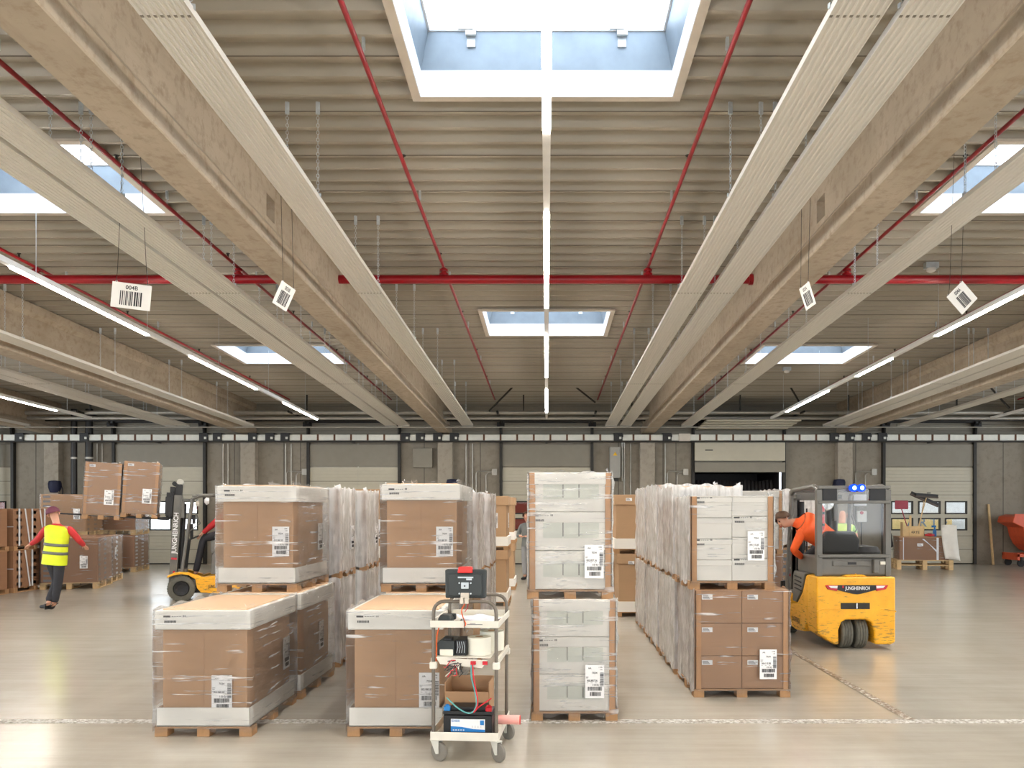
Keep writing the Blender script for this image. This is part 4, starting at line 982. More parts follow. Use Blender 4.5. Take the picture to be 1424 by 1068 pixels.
# ================================================================ trucks, forward = +Y, origin under the rear end
def forklift(label, loc, rz, lifted=False, lean=0):
    o = thing('forklift_truck', label, 'forklift', loc, rz)
    # counterweight seen from behind, with the wheel arch
    w = .5
    arch = [(-.17,.07),(-.175,.25),(-.14,.35),(-.08,.385),(.18,.385),(.24,.35),(.275,.25),(.285,.07)]
    arch = [(x-.05, z) for x, z in arch]
    poly = [(-w,.3),(-w,.93),(w,.93),(w,.1),(w-.06,.07)]+arch[::-1]+[(-w+.22,.07),(-w+.02,.2)]
    m = MB(); m.prism(poly, 0, .42); m.build('counterweight', 'truck_yellow', o, bevel=.025, seg=3)
    m = MB(); m.prism([(-.16,.93),(.16,.93),(.1,.955),(-.1,.955)], .02, .12); m.cyl((0,.03,.9),(0,.03,.97),.012,8); m.build('tow_pin', 'truck_yellow', o, bevel=.01)
    m = MB(); m.box(-.2,.17,-.006,.01,.52,.6); rc = m.build('towing_recess', 'steel_dark', o, bevel=.004); MB().cyl((0,-.012,.53),(0,-.012,.6),.01,8).build('pin', 'chrome', rc)
    m = MB(); m.prism([(-.5,.5),(-.42,.53),(-.2,.525),(-.2,.515),(-.44,.515),(-.5,.48)], -.012, .01); m.prism([(.5,.5),(.42,.53),(.3,.525),(.3,.515),(.44,.515),(.5,.48)], -.012, .01); m.build('body_crease', 'truck_yellow', o)
    # lamp band
    m = MB(); m.prism([(-.26,.825),(.26,.825),(.25,.765),(.05,.715),(0,.71),(-.05,.715),(-.25,.765)], -.014, .01); lb = m.build('name_plate', 'truck_black', o, bevel=.003)
    m = MB(); put_text(m, 'JUNGHEINRICH', .062, Matrix.Translation((.01,-.0165,.785)) @ FRONT, .72); m.build('lettering', 'label_white', lb)
    m = MB(); m.box(-.185,-.165,-.0175,-.015,.79,.82); m.build('emblem', 'lamp_red', lb)
    for s in (-1, 1):
        m = MB(); m.prism([(s*.4,.825),(s*.24,.825),(s*.25,.75),(s*.37,.775)], -.016, .01); t_ = m.build('rear_lamp', 'lamp_red', o, bevel=.003)
        m = MB(); m.prism([(s*.36,.818),(s*.245,.818),(s*.25,.785),(s*.33,.79)], -.02, -.014); m.build('clear_lens', 'lamp_clear', t_)
    # twin rear wheel
    for xx in (-.17, .02):
        m = MB(); r = .2; yy = .22
        m.lathe([(.05,-.07),(.15,-.075),(r-.015,-.075),(r,-.06),(r,-.035),(r-.006,-.03),(r,-.025),(r,.0),(r-.006,.004),(r,.008),(r,.03),(r-.006,.034),(r,.038),(r,.06),(r-.015,.075),(.15,.075),(.05,.07)], 28, (xx+.07, yy, r), 'x')
        m.build('rear_wheel', 'tyre_grey', o, smooth=True)
    m = MB(); m.box(-.2,.2,.14,.5,.4,.6); m.cyl((-.1,.22,.2),(.1,.22,.2),.03,8); m.build('steer_axle', 'black', o)
    # side bodies: yellow skirts with fenders over the front wheels
    side = [(.4,.3),(.4,.93),(.46,.9),(.6,.68),(.85,.5),(1.15,.46),(1.27,.5),(1.4,.55),(1.55,.575),(1.68,.555),(1.8,.5),(1.8,.46),(1.7,.5),(1.55,.53),(1.42,.505),(1.3,.42),(1.27,.25),(1.2,.16),(.9,.13),(.55,.16)]
    for s in (-1, 1):
        m = MB(); m.prism(side, s*w, s*(w-.2), 'x'); sk = m.build('side_skirt', 'truck_yellow', o, bevel=.015)
        m = MB()
        mt = Matrix.Translation((s*(w+.004), 1.0-.12*0, .27)) @ Matrix.Rotation(R(-90 if s < 0 else 90), 4, 'Z') @ FRONT
        put_text(m, 'JUNGHEINRICH' if s < 0 else 'JUNGHEINRICH', .085, Matrix.Translation((0,-.12,0)) @ mt, .62); m.build('lettering', 'ink', sk)
        m = MB(); yy = 1.55; r = .25; x0 = s*(w-.19)
        mm = [(.04,-.08),(.13,-.085),(.14,-.06),(.15,-.085),(.215,-.09),(.245,-.07),(r,-.04),(r,.04),(.245,.07),(.215,.09),(.04,.08)]
        m.lathe(mm, 32, (s*(w-.1), yy, r), 'x')
        for k in range(32):
            a = 2*math.pi*k/32; c_, s_ = math.cos(a), math.sin(a); mt = Matrix.Translation((s*(w-.1), yy+r*c_, r+r*s_)) @ Matrix.Rotation(a, 4, 'X'); m.box(-.07,.07,-.008,.006,-.012,.012,mt)
        wh = m.build('front_wheel', 'tyre_grey', o, smooth=True)
        m = MB(); m.lathe([(.02,.0),(.07,.005),(.13,.03),(.14,.0)], 24, (s*(w-.015), yy, r), 'x') if s > 0 else m.lathe([(.02,.0),(.07,-.005),(.13,-.03),(.14,.0)], 24, (s*(w-.015), yy, r), 'x')
        for k in range(8): a = 2*math.pi*k/8; m.lathe([(.012,s*.0),(.012,s*.03)], 8, (s*(w-.02), yy+.1*math.cos(a), r+.1*math.sin(a)), 'x')
        m.build('hub', 'truck_black', wh)
    m = MB(); m.box(-.3,.3,.42,1.7,.14,.34); m.build('chassis', 'truck_black', o)
    # grey louvred covers
    for s in (-1, 1):
        m = MB(); m.prism([(.42,.94),(.95,.94),(1.0,.88),(1.02,.52),(.86,.515),(.62,.7),(.48,.92)], s*(w+.008), s*(w-.12), 'x')
        gv = m.build('side_cover', 'truck_grey', o, bevel=.02)
        m = MB()
        for k in range(4): m.tube([(s*(w+.012),.62,.86-.055*k),(s*(w+.014),.9,.875-.055*k)], .009, 5)
        m.build('louvre', 'truck_black', gv)
    m = MB(); m.box(-.44,.44,.1,1.02,.93,1.17); hd = m.build('battery_hood', 'truck_grey', o, bevel=.03, seg=3)
    m = MB(); m.box(-.27,.22,.085,.1,1.06,1.13); m.build('handle_recess', 'truck_grey', hd, bevel=.012); MB().box(-.08,.03,.078,.09,1.08,1.11).build('latch', 'truck_black', hd)
    m = MB(); m.box(.24,.3,.04,.11,.97,1.15); m.build('cable_box', 'truck_grey', hd, bevel=.012); MB().box(.34,.42,.085,.098,1.08,1.12).build('sticker', 'cream', hd)
    m = MB(); m.box(-.42,.42,1.0,1.55,.3,.36); m.box(-.36,.36,1.45,1.62,.34,.62); m.build('floor_board', 'truck_grey', o, bevel=.015)
    # seat
    m = MB(); m.box(-.26,.2,.5,1.0,1.17,1.28); st = m.build('seat', 'seat_black', o, bevel=.05, seg=3)
    m = MB(); m.prism([(-.3,1.2),(-.33,1.38),(-.25,1.5),(.12,1.5),(.19,1.38),(.16,1.2)], .36, .5); m.build('backrest', 'seat_black', st, bevel=.04, seg=3)
    m = MB(); m.lathe([(.02,.14),(.2,.12),(.24,.05),(.22,0)], 18, (.3,.62,1.17)); m.build('armrest', 'seat_black', st, smooth=True)
    # overhead guard
    g = MB(); 
    for s in (-1, 1):
        g.box(s*.44-.035, s*.44+.035, .08, .17, .93, 2.04)
        g.tube([(s*.44,.12,2.04),(s*.44,.3,2.09),(s*.43,1.2,2.06),(s*.42,1.36,1.99),(s*.43,1.46,1.2),(s*.44,1.55,.5)], .03, 8)
        g.tube([(s*.42,1.3,1.7),(s*.46,1.22,1.5),(s*.43,1.42,1.35)], .012, 6)
    gd = g.build('overhead_guard', 'truck_grey', o, bevel=.006)
    m = MB(); m.box(-.46,.46,.06,.16,1.86,1.9); m.box(-.46,.46,.06,.16,2.05,2.09); m.box(-.44,.44,1.28,1.36,2.03,2.07)
    for k in range(7): m.box(-.42+k*.14-.012,-.42+k*.14+.012,.14,1.3,2.06,2.085)
    m.build('roof_bars', 'truck_grey', gd, bevel=.005)
    MB().box(-.4,-.22,.075,.1,1.9,2.05).build('corner_plate', 'truck_black', gd); MB().box(.2,.4,.075,.1,1.9,2.05).build('corner_plate', 'truck_black', gd)
    MB().box(-.42,.42,.09,.1,1.9,2.05).build('roof_shade', 'glass', gd)
    MB().box(-.4,.4,.11,.118,1.2,1.86).build('rear_screen', 'glass', gd)
    MB().box(-.46,.46,.06,.17,1.17,1.21).build('rear_crossbar', 'truck_grey', gd, bevel=.008)
    for s in (-.035, .035):
        m = MB(); m.lathe([(.02,.06),(.045,.05),(.05,-.02),(.03,-.03)], 16, (.02+s*1.4,.02,2.06), 'y'); bl = m.build('warning_light', 'blue_led', gd, smooth=True); MB().lathe([(.0,-.038),(.026,-.034)], 12, (.02+s*1.4,.02,2.06), 'y').build('lens', 'blue_core', bl)
    m = MB(); m.lathe([(.0,.0),(.1,.008),(.115,.03),(.1,.04)], 18, (.05,1.25,1.88), 'y'); m.build('mirror', 'chrome', gd, smooth=True)
    m = MB(); m.lathe([(.03,.0),(.055,.03),(.055,.3),(.03,.34),(.015,.37)], 14, (-.36,.3,1.5)); fx = m.build('fire_extinguisher', 'extinguisher_red', o, smooth=True)
    MB().lathe([(.058,0),(.058,.035)], 14, (-.36,.3,1.57)).build('strap', 'black', fx); MB().lathe([(.058,0),(.058,.035)], 14, (-.36,.3,1.72)).build('strap', 'black', fx)
    # steering
    m = MB(); m.tube([(0,1.5,.5),(0,1.42,1.2)], .035, 8); m.build('steering_column', 'truck_black', o)
    c0 = Vector((0,1.28,1.24)); Q = Euler((R(-25),0,0)).to_matrix()
    m = MB(); m.tube([c0+Q @ Vector((.16*math.cos(a),.16*math.sin(a),0)) for a in [i*math.pi/10 for i in range(20)]], .014, 6, closed=True); m.tube([c0+Q @ Vector((-.16,0,0)), c0+Q @ Vector((.16,0,0))], .012, 6); m.build('steering_wheel', 'truck_black', o, smooth=True)
    m = MB(); m.box(-.35,-.12,1.3,1.36,1.5,1.68); m.box(-.24,-.22,1.34,1.4,1.2,1.5); tm = m.build('terminal', 'truck_black', o, bevel=.01); MB().box(-.33,-.14,1.285,1.3,1.52,1.66).build('screen', 'glass', tm)
    if lifted: m = MB(); m.lathe([(.0,-.05),(.06,-.05),(.08,.0),(.03,.04)], 14, (-.44,1.1,1.95), 'y'); m.build('work_lamp', 'lamp_clear', gd, smooth=True)
    if lifted: m = MB(); m.lathe([(.0,-.03),(.05,-.03),(.06,.0),(.03,.04)], 14, (-.44,1.26,1.9), 'y'); m.build('work_lamp', 'frame_beige', gd, smooth=True)
    # mast
    mast = bpy.data.objects.new('mast', None); COL.objects.link(mast); mast.parent = o; mast.location = (0,1.6,.2); mast.rotation_euler = (lean,0,0)
    m = MB()
    for s in (-1, 1):
        m.box(s*.3-.03, s*.3+.03, .05, .19, -.08, 1.86); m.box(s*.3-.045*1, s*.3+.045, .05, .075, -.08, 1.86)
        m.prism([(-.06,.12),(.08,.12),(.08,.3),(-.0,.34),(-.06,.2)], s*.28, s*.38, 'x'); m.prism([(.05,1.86),(.0,1.7),(-.02,1.42),(.05,1.42)], s*.27, s*.33, 'x')
        m.box(s*.3-.03, s*.3+.03, -.17, .05, 1.74, 1.8)
    m.box(-.3,.3,.04,.07,.0,.08); m.box(-.3,.3,.04,.07,1.72,1.84); om = m.build('outer_mast', 'truck_grey', mast, bevel=.005)
    zi = .75 if lifted else 0
    m = MB()
    for s in (-1, 1): m.box(s*.24-.03, s*.24+.03, .06, .17, -.02+zi*.0, 1.8+ (.28 if lifted else 0)); m.cyl((s*.2,.0,.1),(s*.2,.0,1.7),.035,10); m.cyl((s*.12,.02,.1),(s*.12,.02,1.6),.012,8)
    im = m.build('inner_mast', 'truck_black', mast, bevel=.004)
    if lifted:
        for s in (-1, 1):
            m = MB(); m.lathe([(.02,-.03),(.06,-.03),(.06,.03),(.02,.03)], 16, (s*.24,.1,2.12), 'x'); m.build('chain_sheave', 'pipe_grey', im, smooth=True)
    for zq in (1.05,): 
        m = MB()
        mt = Matrix.Translation((-.349,.12,zq)) @ Matrix.Rotation(R(-90), 4, 'Z') @ Matrix.Rotation(R(90), 4, 'Y') @ FRONT
        mt = Matrix.Translation((-.347,.12,1.12)) @ Matrix(((0,0,1,0),(1,0,0,0),(0,1,0,0),(0,0,0,1)))
        # text runs upwards on the left channel, readable from the left
        mt = Matrix.Translation((-.347,.125,1.12)) @ Matrix(((0,0,-1,0),(0,1,0,0),(1,0,0,0),(0,0,0,1)))
        put_text(m, 'JUNGHEINRICH', .12, mt, .95); m.build('lettering', 'label_white', om)
        MB().box(-.348,-.345,.07,.17,.6,.64).build('emblem', 'lamp_red', om); 
        m = MB(); 
        for q in (.3,.36): m.lathe([(.0,-.001),(.022,-.001),(.022,.002)], 12, (-.347,.11,q), 'x')
        m.build('warning_sticker', 'lamp_red', om)
    zc = 1.40 if lifted else .0
    m = MB(); m.box(-.44,.44,.22,.26,zc+.02,zc+.12); m.box(-.44,.44,.22,.26,zc+.42,zc+.52); 
    for s in (-1, 1): m.box(s*.2-.03,s*.2+.03,.18,.27,zc-.02,zc+.62); m.lathe([(.02,-.02),(.045,-.02),(.045,.02),(.02,.02)], 12, (s*.2,.2,zc+.68), 'x'); m.box(s*.36-.05,s*.36+.05,.2,.32,zc+.04,zc+.5)
    m.box(-.3,.3,.26,.34,zc+.1,zc+.42); cg = m.build('carriage', 'truck_black', mast, bevel=.006)
    for s in (-1, 1):
        m = MB(); L = 2.05 if lifted else .95; m.prism([(.27,zc+.5),(.31,zc+.5),(.31,zc+.02),(.5,zc-.0),(.27+L,zc-.005),(.27+L,zc-.02),(.27,zc-.045)], s*.25-.05, s*.25+.05, 'x'); m.build('fork', 'truck_black', cg, bevel=.004)
    return o
forklift('yellow and grey forklift seen from behind with an orange-clad driver', (3.935, 10.5, 0), R(0))
forklift('yellow and grey forklift facing left with two loads raised on its forks', (-5.82, 17.05, 0), R(112), lifted=True, lean=R(3.3))

# ================================================================ people
def skin_mesh(name, joints, edges, mat, parent=None, sub=2, root=0, smooth=True):
    names = list(joints); idx = {n: i for i, n in enumerate(names)}
    me = bpy.data.meshes.new(name); me.from_pydata([joints[n][0] for n in names], [(idx[a], idx[b]) for a, b in edges], [])
    o = bpy.data.objects.new(name, me); COL.objects.link(o); md = o.modifiers.new('skin', 'SKIN'); md.use_smooth_shade = True
    if not me.skin_vertices: 
        bpy.context.view_layer.objects.active = o; me.attributes
    for i, n in enumerate(names):
        r = joints[n][1]; r = r if isinstance(r, tuple) else (r, r)
        me.skin_vertices[0].data[i].radius = r; me.skin_vertices[0].data[i].use_root = (i == root)
    sd = o.modifiers.new('sub', 'SUBSURF'); sd.levels = sub; sd.render_levels = sub
    bpy.context.view_layer.update()
    m2 = bpy.data.meshes.new_from_object(o.evaluated_get(bpy.context.evaluated_depsgraph_get())); m2.materials.clear(); m2.materials.append(M[mat])
    m2.polygons.foreach_set('use_smooth', [True]*len(m2.polygons))
    o.modifiers.clear(); o.data = m2; m2.name = name
    if parent is not None: o.parent = parent
    return o
def person(label, loc, rz, P, skinm='skin', shirt='shirt_grey', trousers='trouser_black', shoe='black', vest=None, band=None, hair='hair_brown', cap=None, sleeves=None, cat='person', bald=False, bulk=1.0):
    """P: joint positions in the person's own frame, facing -Y"""
    o = thing('person', label, cat, loc, rz); V = {k: Vector(v) for k, v in P.items()}
    hd = V['head']; fd = V['face']  # face direction unit vector
    fd = fd.normalized(); up = (hd-V['neck']).normalized(); side = fd.cross(up).normalized(); up2 = side.cross(fd).normalized()
    J = {}; E = []
    def j(n, p, r, to=None): J[n] = (tuple(p), r); to and E.append((to, n))
    j('pelvis', V['pelvis'], (.13,.1)); j('chest', V['chest'], (.125,.085), 'pelvis'); j('neck', V['neck'], .055, 'chest')
    j('skull0', hd-up2*.06+fd*.01, (.06,.07), 'neck'); j('skull1', hd+up2*.02, (.075,.09), 'skull0'); j('skull2', hd+up2*.09-fd*.01, (.055,.065), 'skull1')
    j('nose', hd-up2*.01+fd*.095, (.012,.014), 'skull1')
    for s, n in ((1,'l'),(-1,'r')):
        j('sh'+n, V['sh'+n], .058, 'chest'); j('el'+n, V['el'+n], .042, 'sh'+n); j('wr'+n, V['wr'+n], .028, 'el'+n)
        d = (V['wr'+n]-V['el'+n]).normalized(); q = d.cross(Vector((0,0,1))); q = q.normalized() if q.length > .1 else Vector((0,-1,0)); nn = q.cross(d)
        pm = V['wr'+n]+d*.05; j('pm'+n, pm, (.035,.018), 'wr'+n)
        for i, (off, L) in enumerate(((-.028,.066),(-.009,.078),(.01,.074),(.028,.058))):
            a = pm+d*.03+q*off; j('f%s%d' % (n,i), a, .011, 'pm'+n); j('g%s%d' % (n,i), a+d*L*.5-nn*.006, .0095, 'f%s%d' % (n,i)); j('h%s%d' % (n,i), a+d*L*.9-nn*.028, .008, 'g%s%d' % (n,i))
        j('t'+n, pm-q*.042-d*.01-nn*.008, .011, 'pm'+n); j('u'+n, pm-q*.055+d*.03-nn*.02, .009, 't'+n)
        j('hp'+n, V['hp'+n], .088, 'pelvis'); j('kn'+n, V['kn'+n], .06, 'hp'+n); j('an'+n, V['an'+n], .042, 'kn'+n)
        td = V.get('toe'+n, V['an'+n]+Vector((0,-.16,-.05))); j('toe'+n, V['an'+n].lerp(td,.45), (.02,.014), 'an'+n)
    body = skin_mesh('body', J, E, skinm, o)
    # face
    m = MB()
    for s in (-1, 1):
        m.lathe([(0,-.011),(.008,-.008),(.011,0),(.008,.008),(0,.011)], 8, hd+fd*.078+side*.03*s+up2*.02)
    m.build('eye', 'ink', body, smooth=True)
    m = MB(); m.tube([hd+fd*.085+side*-.022-up2*.045, hd+fd*.09-up2*.047, hd+fd*.085+side*.022-up2*.045], .005, 6); m.build('mouth', 'red_plastic' if 0 else 'sleeve_red', body)
    m = MB()
    for s in (-1, 1): m.tube([hd+side*.08*s+up2*.025-fd*.005, hd+side*.092*s+up2*.01-fd*.012, hd+side*.082*s-up2*.03], [.01,.014,.008], 8)
    m.build('ear', skinm, body, smooth=True)
    def cap_shell(name, mat, r, lo, back):
        m = MB(); vs = []; n, k = 14, 7
        for a in range(k):
            th = (a/(k-1))*R(lo)
            for b in range(n):
                ph = 2*math.pi*b/n; d = up2*math.cos(th)+(fd*math.cos(ph)+side*math.sin(ph))*math.sin(th)
                cut = 1-.5*max(0, math.cos(ph))*(a/(k-1)) 
                th2 = th*cut; d = up2*math.cos(th2)+(fd*math.cos(ph)*1.12+side*math.sin(ph)*.95)*math.sin(th2)
                vs.append(hd+up2*.022-fd*.004+d*r)
        m.add(vs, [(a*n+b, a*n+(b+1)%n, (a+1)*n+(b+1)%n, (a+1)*n+b) for a in range(k-1) for b in range(n)])
        ob = m.build(name, mat, body, smooth=True); ob.modifiers.new('s','SOLIDIFY').thickness = .008; return ob
    if cap: cap_shell('cap', cap, .122, 92, 0)
    elif not bald: cap_shell('hair', hair, .112, 105, 0)
    # trousers
    J = {}; E = []; j('pelvis', V['pelvis']+Vector((0,0,.02)), (.15,.12))
    j('waist', V['pelvis'].lerp(V['chest'], .4), (.14,.11), 'pelvis')
    for n in 'lr':
        j('hp'+n, V['hp'+n], .105, 'pelvis'); j('m'+n, V['hp'+n].lerp(V['kn'+n], .5), .09, 'hp'+n); j('kn'+n, V['kn'+n], .076, 'm'+n); j('cf'+n, V['kn'+n].lerp(V['an'+n], .5), .07, 'kn'+n); j('an'+n, V['an'+n]+Vector((0,0,.03)), .066, 'cf'+n)
    skin_mesh('trousers', J, E, trousers, body)
    # top
    ax = (V['chest']-V['pelvis']).normalized(); xs_ = (V['shl']-V['shr']); xs_ = (xs_-ax*xs_.dot(ax)).normalized(); ys_ = ax.cross(xs_).normalized()
    hw_ = (V['shl']-V['shr']).length/2; sm_ = (V['shl']+V['shr'])/2; nk = V['neck']; n_ = 22
    def loft(m, ring, k):
        vs = []
        for c, rx, ry in ring:
            for b in range(n_):
                a = 2*math.pi*b/n_; ca, sa = math.cos(a), math.sin(a); e = .8
                vs.append(c+xs_*math.copysign(abs(ca)**e, ca)*rx*k+ys_*math.copysign(abs(sa)**e, sa)*ry*k)
        m.add(vs, [(a*n_+b, a*n_+(b+1)%n_, (a+1)*n_+(b+1)%n_, (a+1)*n_+b) for a in range(len(ring)-1) for b in range(n_)])
    pv, ch = V['pelvis'], V['chest']
    ring = [(pv-ax*.1, .175, .135), (pv.lerp(ch,.1), .165, .13), (pv.lerp(ch,.45), .155, .12), (pv.lerp(ch,.8), .175, .13), (ch.lerp(sm_,.45), hw_+.0, .135), (sm_-ax*.0, hw_+.025, .105), (sm_+ax*.045, hw_*.72, .085), (nk.lerp(sm_,.45), .075, .07), (nk.lerp(sm_,.12), .062, .062)]
    m = MB(); loft(m, ring[:-2], bulk); loft(m, ring[-3:], 1.0); sh_ = m.build('shirt', shirt, body, smooth=False); sh_.data.polygons.foreach_set('use_smooth', [True]*len(sh_.data.polygons)); sh_.modifiers.new('s','SUBSURF').render_levels = 1
    for n, s in (('l', 1), ('r', -1)):
        J = {}; E = []; s0 = V['sh'+n]; j('a', s0.lerp(sm_, .25)-ax*.02, .07); j('b', s0.lerp(V['el'+n], .12), .074, 'a'); j('c', s0.lerp(V['el'+n], .55), .064, 'b')
        if sleeves != 'short': j('d', V['el'+n], .056, 'c'); j('e', V['wr'+n].lerp(V['el'+n], .5), .05, 'd'); j('f', V['wr'+n].lerp(V['el'+n], .06), .042, 'e')
        skin_mesh('sleeve', J, E, shirt, sh_)
    if vest:
        m = MB(); vr = [(c, rx+.014, ry+.016) for c, rx, ry in ring[:-1]]; vr[0] = (pv-ax*.16, .2, .165); vr[1] = (vr[1][0], .195, .16); vr[2] = (vr[2][0], .185, .15); vr[3] = (vr[3][0], .195, .15); vr[5] = (vr[5][0], hw_+.03, .125)
        loft(m, vr, 1.0); ve = m.build('vest', vest, body); ve.data.polygons.foreach_set('use_smooth', [True]*len(ve.data.polygons)); ve.modifiers.new('s','SUBSURF').render_levels = 1
        if band:
            for f in (.12, .5):
                m = MB(); c = pv.lerp(ch, f); k_ = .2 if f < .3 else .192
                loft(m, [(c-ax*.025, k_, .162), (c+ax*.025, k_, .162)], 1.0); m.build('reflective_band', band, ve, smooth=True).modifiers.new('s','SOLIDIFY').thickness = .01
    # shoes
    for n in 'lr':
        a = V['an'+n]; td = V.get('toe'+n, a+Vector((0,-.16,-.05))); d = (td-a); d.z = 0; d = d.normalized() if d.length > .01 else Vector((0,-1,0)); q = Vector((-d.y,d.x,0))
        J = {}; E = []; j('heel', a-d*.03+Vector((0,0,-.045)), (.055,.052)); j('mid', a+d*.07+Vector((0,0,-.045)), (.056,.044), 'heel'); j('tip', a+d*.17+Vector((0,0,-.055)), (.048,.034), 'mid'); j('shaft', a+Vector((0,0,.01)), .05, 'heel')
        skin_mesh('shoe', J, E, shoe, body)
    return o
STAND = dict(pelvis=(0,0,.95), chest=(0,0,1.3), neck=(0,.0,1.47), head=(0,-.02,1.62), face=(0,-1,0), shl=(.18,0,1.4), shr=(-.18,0,1.4), ell=(.24,.03,1.12), elr=(-.24,.03,1.12), wrl=(.26,-.06,.88), wrr=(-.26,-.06,.88),
    hpl=(.09,0,.9), hpr=(-.09,0,.9), knl=(.1,-.02,.5), knr=(-.1,-.02,.5), anl=(.1,.02,.1), anr=(-.1,.02,.1))
def pose(**k): d = dict(STAND); d.update(k); return d
# left: striding away to the left, seen from behind
p = at(72, 850, 14.5)
person('person striding away in a yellow hi-vis vest, red sleeves and dark trousers', (p.x, 14.5, 0), 0,
    pose(pelvis=(.06,0,.98), chest=(.1,0,1.36), neck=(.08,0,1.55), head=(.02,.02,1.7), face=(-.45,1,-.1), shl=(.3,0,1.46), shr=(-.1,.02,1.46), ell=(.42,.1,1.24), elr=(-.3,.1,1.26), wrl=(.4,.3,1.14), wrr=(-.5,.2,1.16),
         hpl=(.14,0,.93), hpr=(-.02,0,.93), knl=(.13,-.03,.5), knr=(.02,.12,.52), anl=(.06,-.03,.12), anr=(-.0,-.1,.14), toel=(-.1,.0,.06), toer=(-.14,-.06,.08)),
    shirt='sleeve_red', vest='vest_yellow', band='vest_band', cap='cap_maroon', trousers='trouser_black')
# far middle worker in grey
p = at(733, 806, 20.8)
person('person in grey work clothes standing far down the middle aisle', (p.x+.03, 20.8, 0), R(-25),
    pose(wrl=(.1,-.28,1.12), wrr=(-.1,-.26,1.12), ell=(.26,-.06,1.12), elr=(-.26,-.06,1.12), head=(-.02,-.05,1.6)), shirt='shirt_grey', trousers='trouser_grey', hair='hair_brown')
# worker in green beyond the cab
p = at(1171, 806, 14.6)
person('person in a pale green vest seen through the yellow truck cab', (p.x, 14.6, 0), R(150),
    pose(ell=(.26,-.05,1.2), elr=(-.24,.0,1.2), wrl=(.2,-.3,1.15), wrr=(-.2,-.28,1.15), neck=(0,0,1.55), head=(0,-.02,1.68), shl=(.19,0,1.49), shr=(-.19,0,1.49), chest=(0,0,1.38)), shirt='shirt_green', vest='vest_lime', sleeves='short', bald=True)
# driver leaning out to the left, looking back past the stack
X0, Y0 = 3.935, 10.5
person('person in an orange hi-vis jacket driving the yellow truck and leaning out to the left', (X0, Y0, 0), 0,
    dict(pelvis=(-.04,.72,1.3), chest=(-.34,.72,1.53), neck=(-.62,.71,1.62), head=(-.735,.69,1.635), face=(-.75,-.35,-.5), shl=(-.38,.93,1.69), shr=(-.52,.52,1.5),
         ell=(-.14,1.02,1.52), elr=(-.62,.6,1.24), wrl=(-.1,1.2,1.36), wrr=(-.42,.86,1.12), hpl=(-.04,.76,1.27), hpr=(-.18,.74,1.27), knl=(.02,1.12,1.16), knr=(-.3,1.1,1.1), anl=(.02,1.28,.5), anr=(-.28,1.26,.46), toel=(.02,1.44,.46), toer=(-.28,1.42,.42)),
    shirt='vest_orange', trousers='trouser_black', hair='hair_brown', bulk=1.22)
# driver of the left truck: mostly hidden
T0 = Matrix.Translation((-5.56, 16.6, 0)) @ Matrix.Rotation(R(90), 4, 'Z')
person('person in red driving the forklift that holds the raised loads', (-5.82, 17.05, 0), R(112),
    dict(pelvis=(0,.72,1.34), chest=(0,.7,1.66), neck=(0,.72,1.82), head=(0,.75,1.95), face=(0,1,0), shl=(-.18,.72,1.72), shr=(.18,.72,1.72),
         ell=(-.24,.98,1.5), elr=(.24,.95,1.48), wrl=(-.13,1.18,1.3), wrr=(.13,1.18,1.3), hpl=(-.09,.76,1.3), hpr=(.09,.76,1.3), knl=(-.12,1.16,1.2), knr=(.12,1.16,1.2), anl=(-.1,1.3,.5), anr=(.1,1.3,.5), toel=(-.1,1.46,.45), toer=(.1,1.46,.45)),
    shirt='sleeve_red', trousers='trouser_black', hair='hair_brown')
WORLD = 3.2; EXPO = 1.06
# ================================================================ utility trolley
CX, CY, CR = -.58, 5.87, R(-4)
TM = Matrix.Translation((CX, CY, 0)) @ Matrix.Rotation(CR, 4, 'Z')
def on(x, y, z): return TM @ Vector((x, y, z))
o = thing('utility_trolley', 'three-tier white and grey trolley with computer gear before the second carton column', 'trolley', (CX, CY, 0), CR)
W, D = .225, .62
m = MB(); r = .013
for y in (0, D):
    top = 1.135 if y == 0 else 1.12
    pts = [(-W,y,.17)]+[(-W,y,top-.09)]+[(-W+.08-.08*math.cos(a), y, top-.08+.08*math.sin(a)) for a in [i*math.pi/10 for i in range(1,5)]]+[(-W+.08,y,top),(W-.08,y,top)]
    pts += [(W-.08+.08*math.sin(a), y, top-.08+.08*math.cos(a)) for a in [i*math.pi/10 for i in range(1,5)]]+[(W,y,top-.09),(W,y,.17)]
    m = MB(); m.tube(pts, r, 10); m.build('tube_frame', 'cart_frame', o, smooth=True)
def tray(z, h, name='tray'):
    m = MB(); a, b = W+.018, D+.018; m.box(-a,a,-.018,b,z,z+.006)
    m.box(-a,a,-.022,-.016,z,z+h); m.box(-a,a,b-.002,b+.004,z,z+h); m.box(-a-.002,-a+.004,-.018,b,z,z+h); m.box(a-.004,a+.002,-.018,b,z,z+h)
    return m.build(name, 'cart_tray', o, bevel=.003)
tray(.15,.06); tray(.95,.05)
m = MB(); m.box(-W+.03,W-.04,-.01,D,.735,.742); m.add([(-W+.02,-.012,.74),(W-.06,-.012,.72),(W-.1,-.014,.665),(-W+.05,-.014,.69)], [(0,1,2,3)]); m.box(-W-.02,-W+.0,0,D,.69,.73); m.box(W,W+.02,0,D,.69,.73); m.build('middle_shelf', 'cart_tray', o, bevel=.002)
for s in (-1, 1):
    for y in (0, D): MB().box(s*W-.026, s*W+.026, y-.022, y+.02, .655, .705).build('corner_clamp', 'cart_tray', o, bevel=.008)
m = MB(); m.box(.02,.13,-.0235,-.021,.972,.977); m.box(.04,.08,-.0235,-.021,.98,.984); m.build('scuff_mark', 'ink_soft', o)
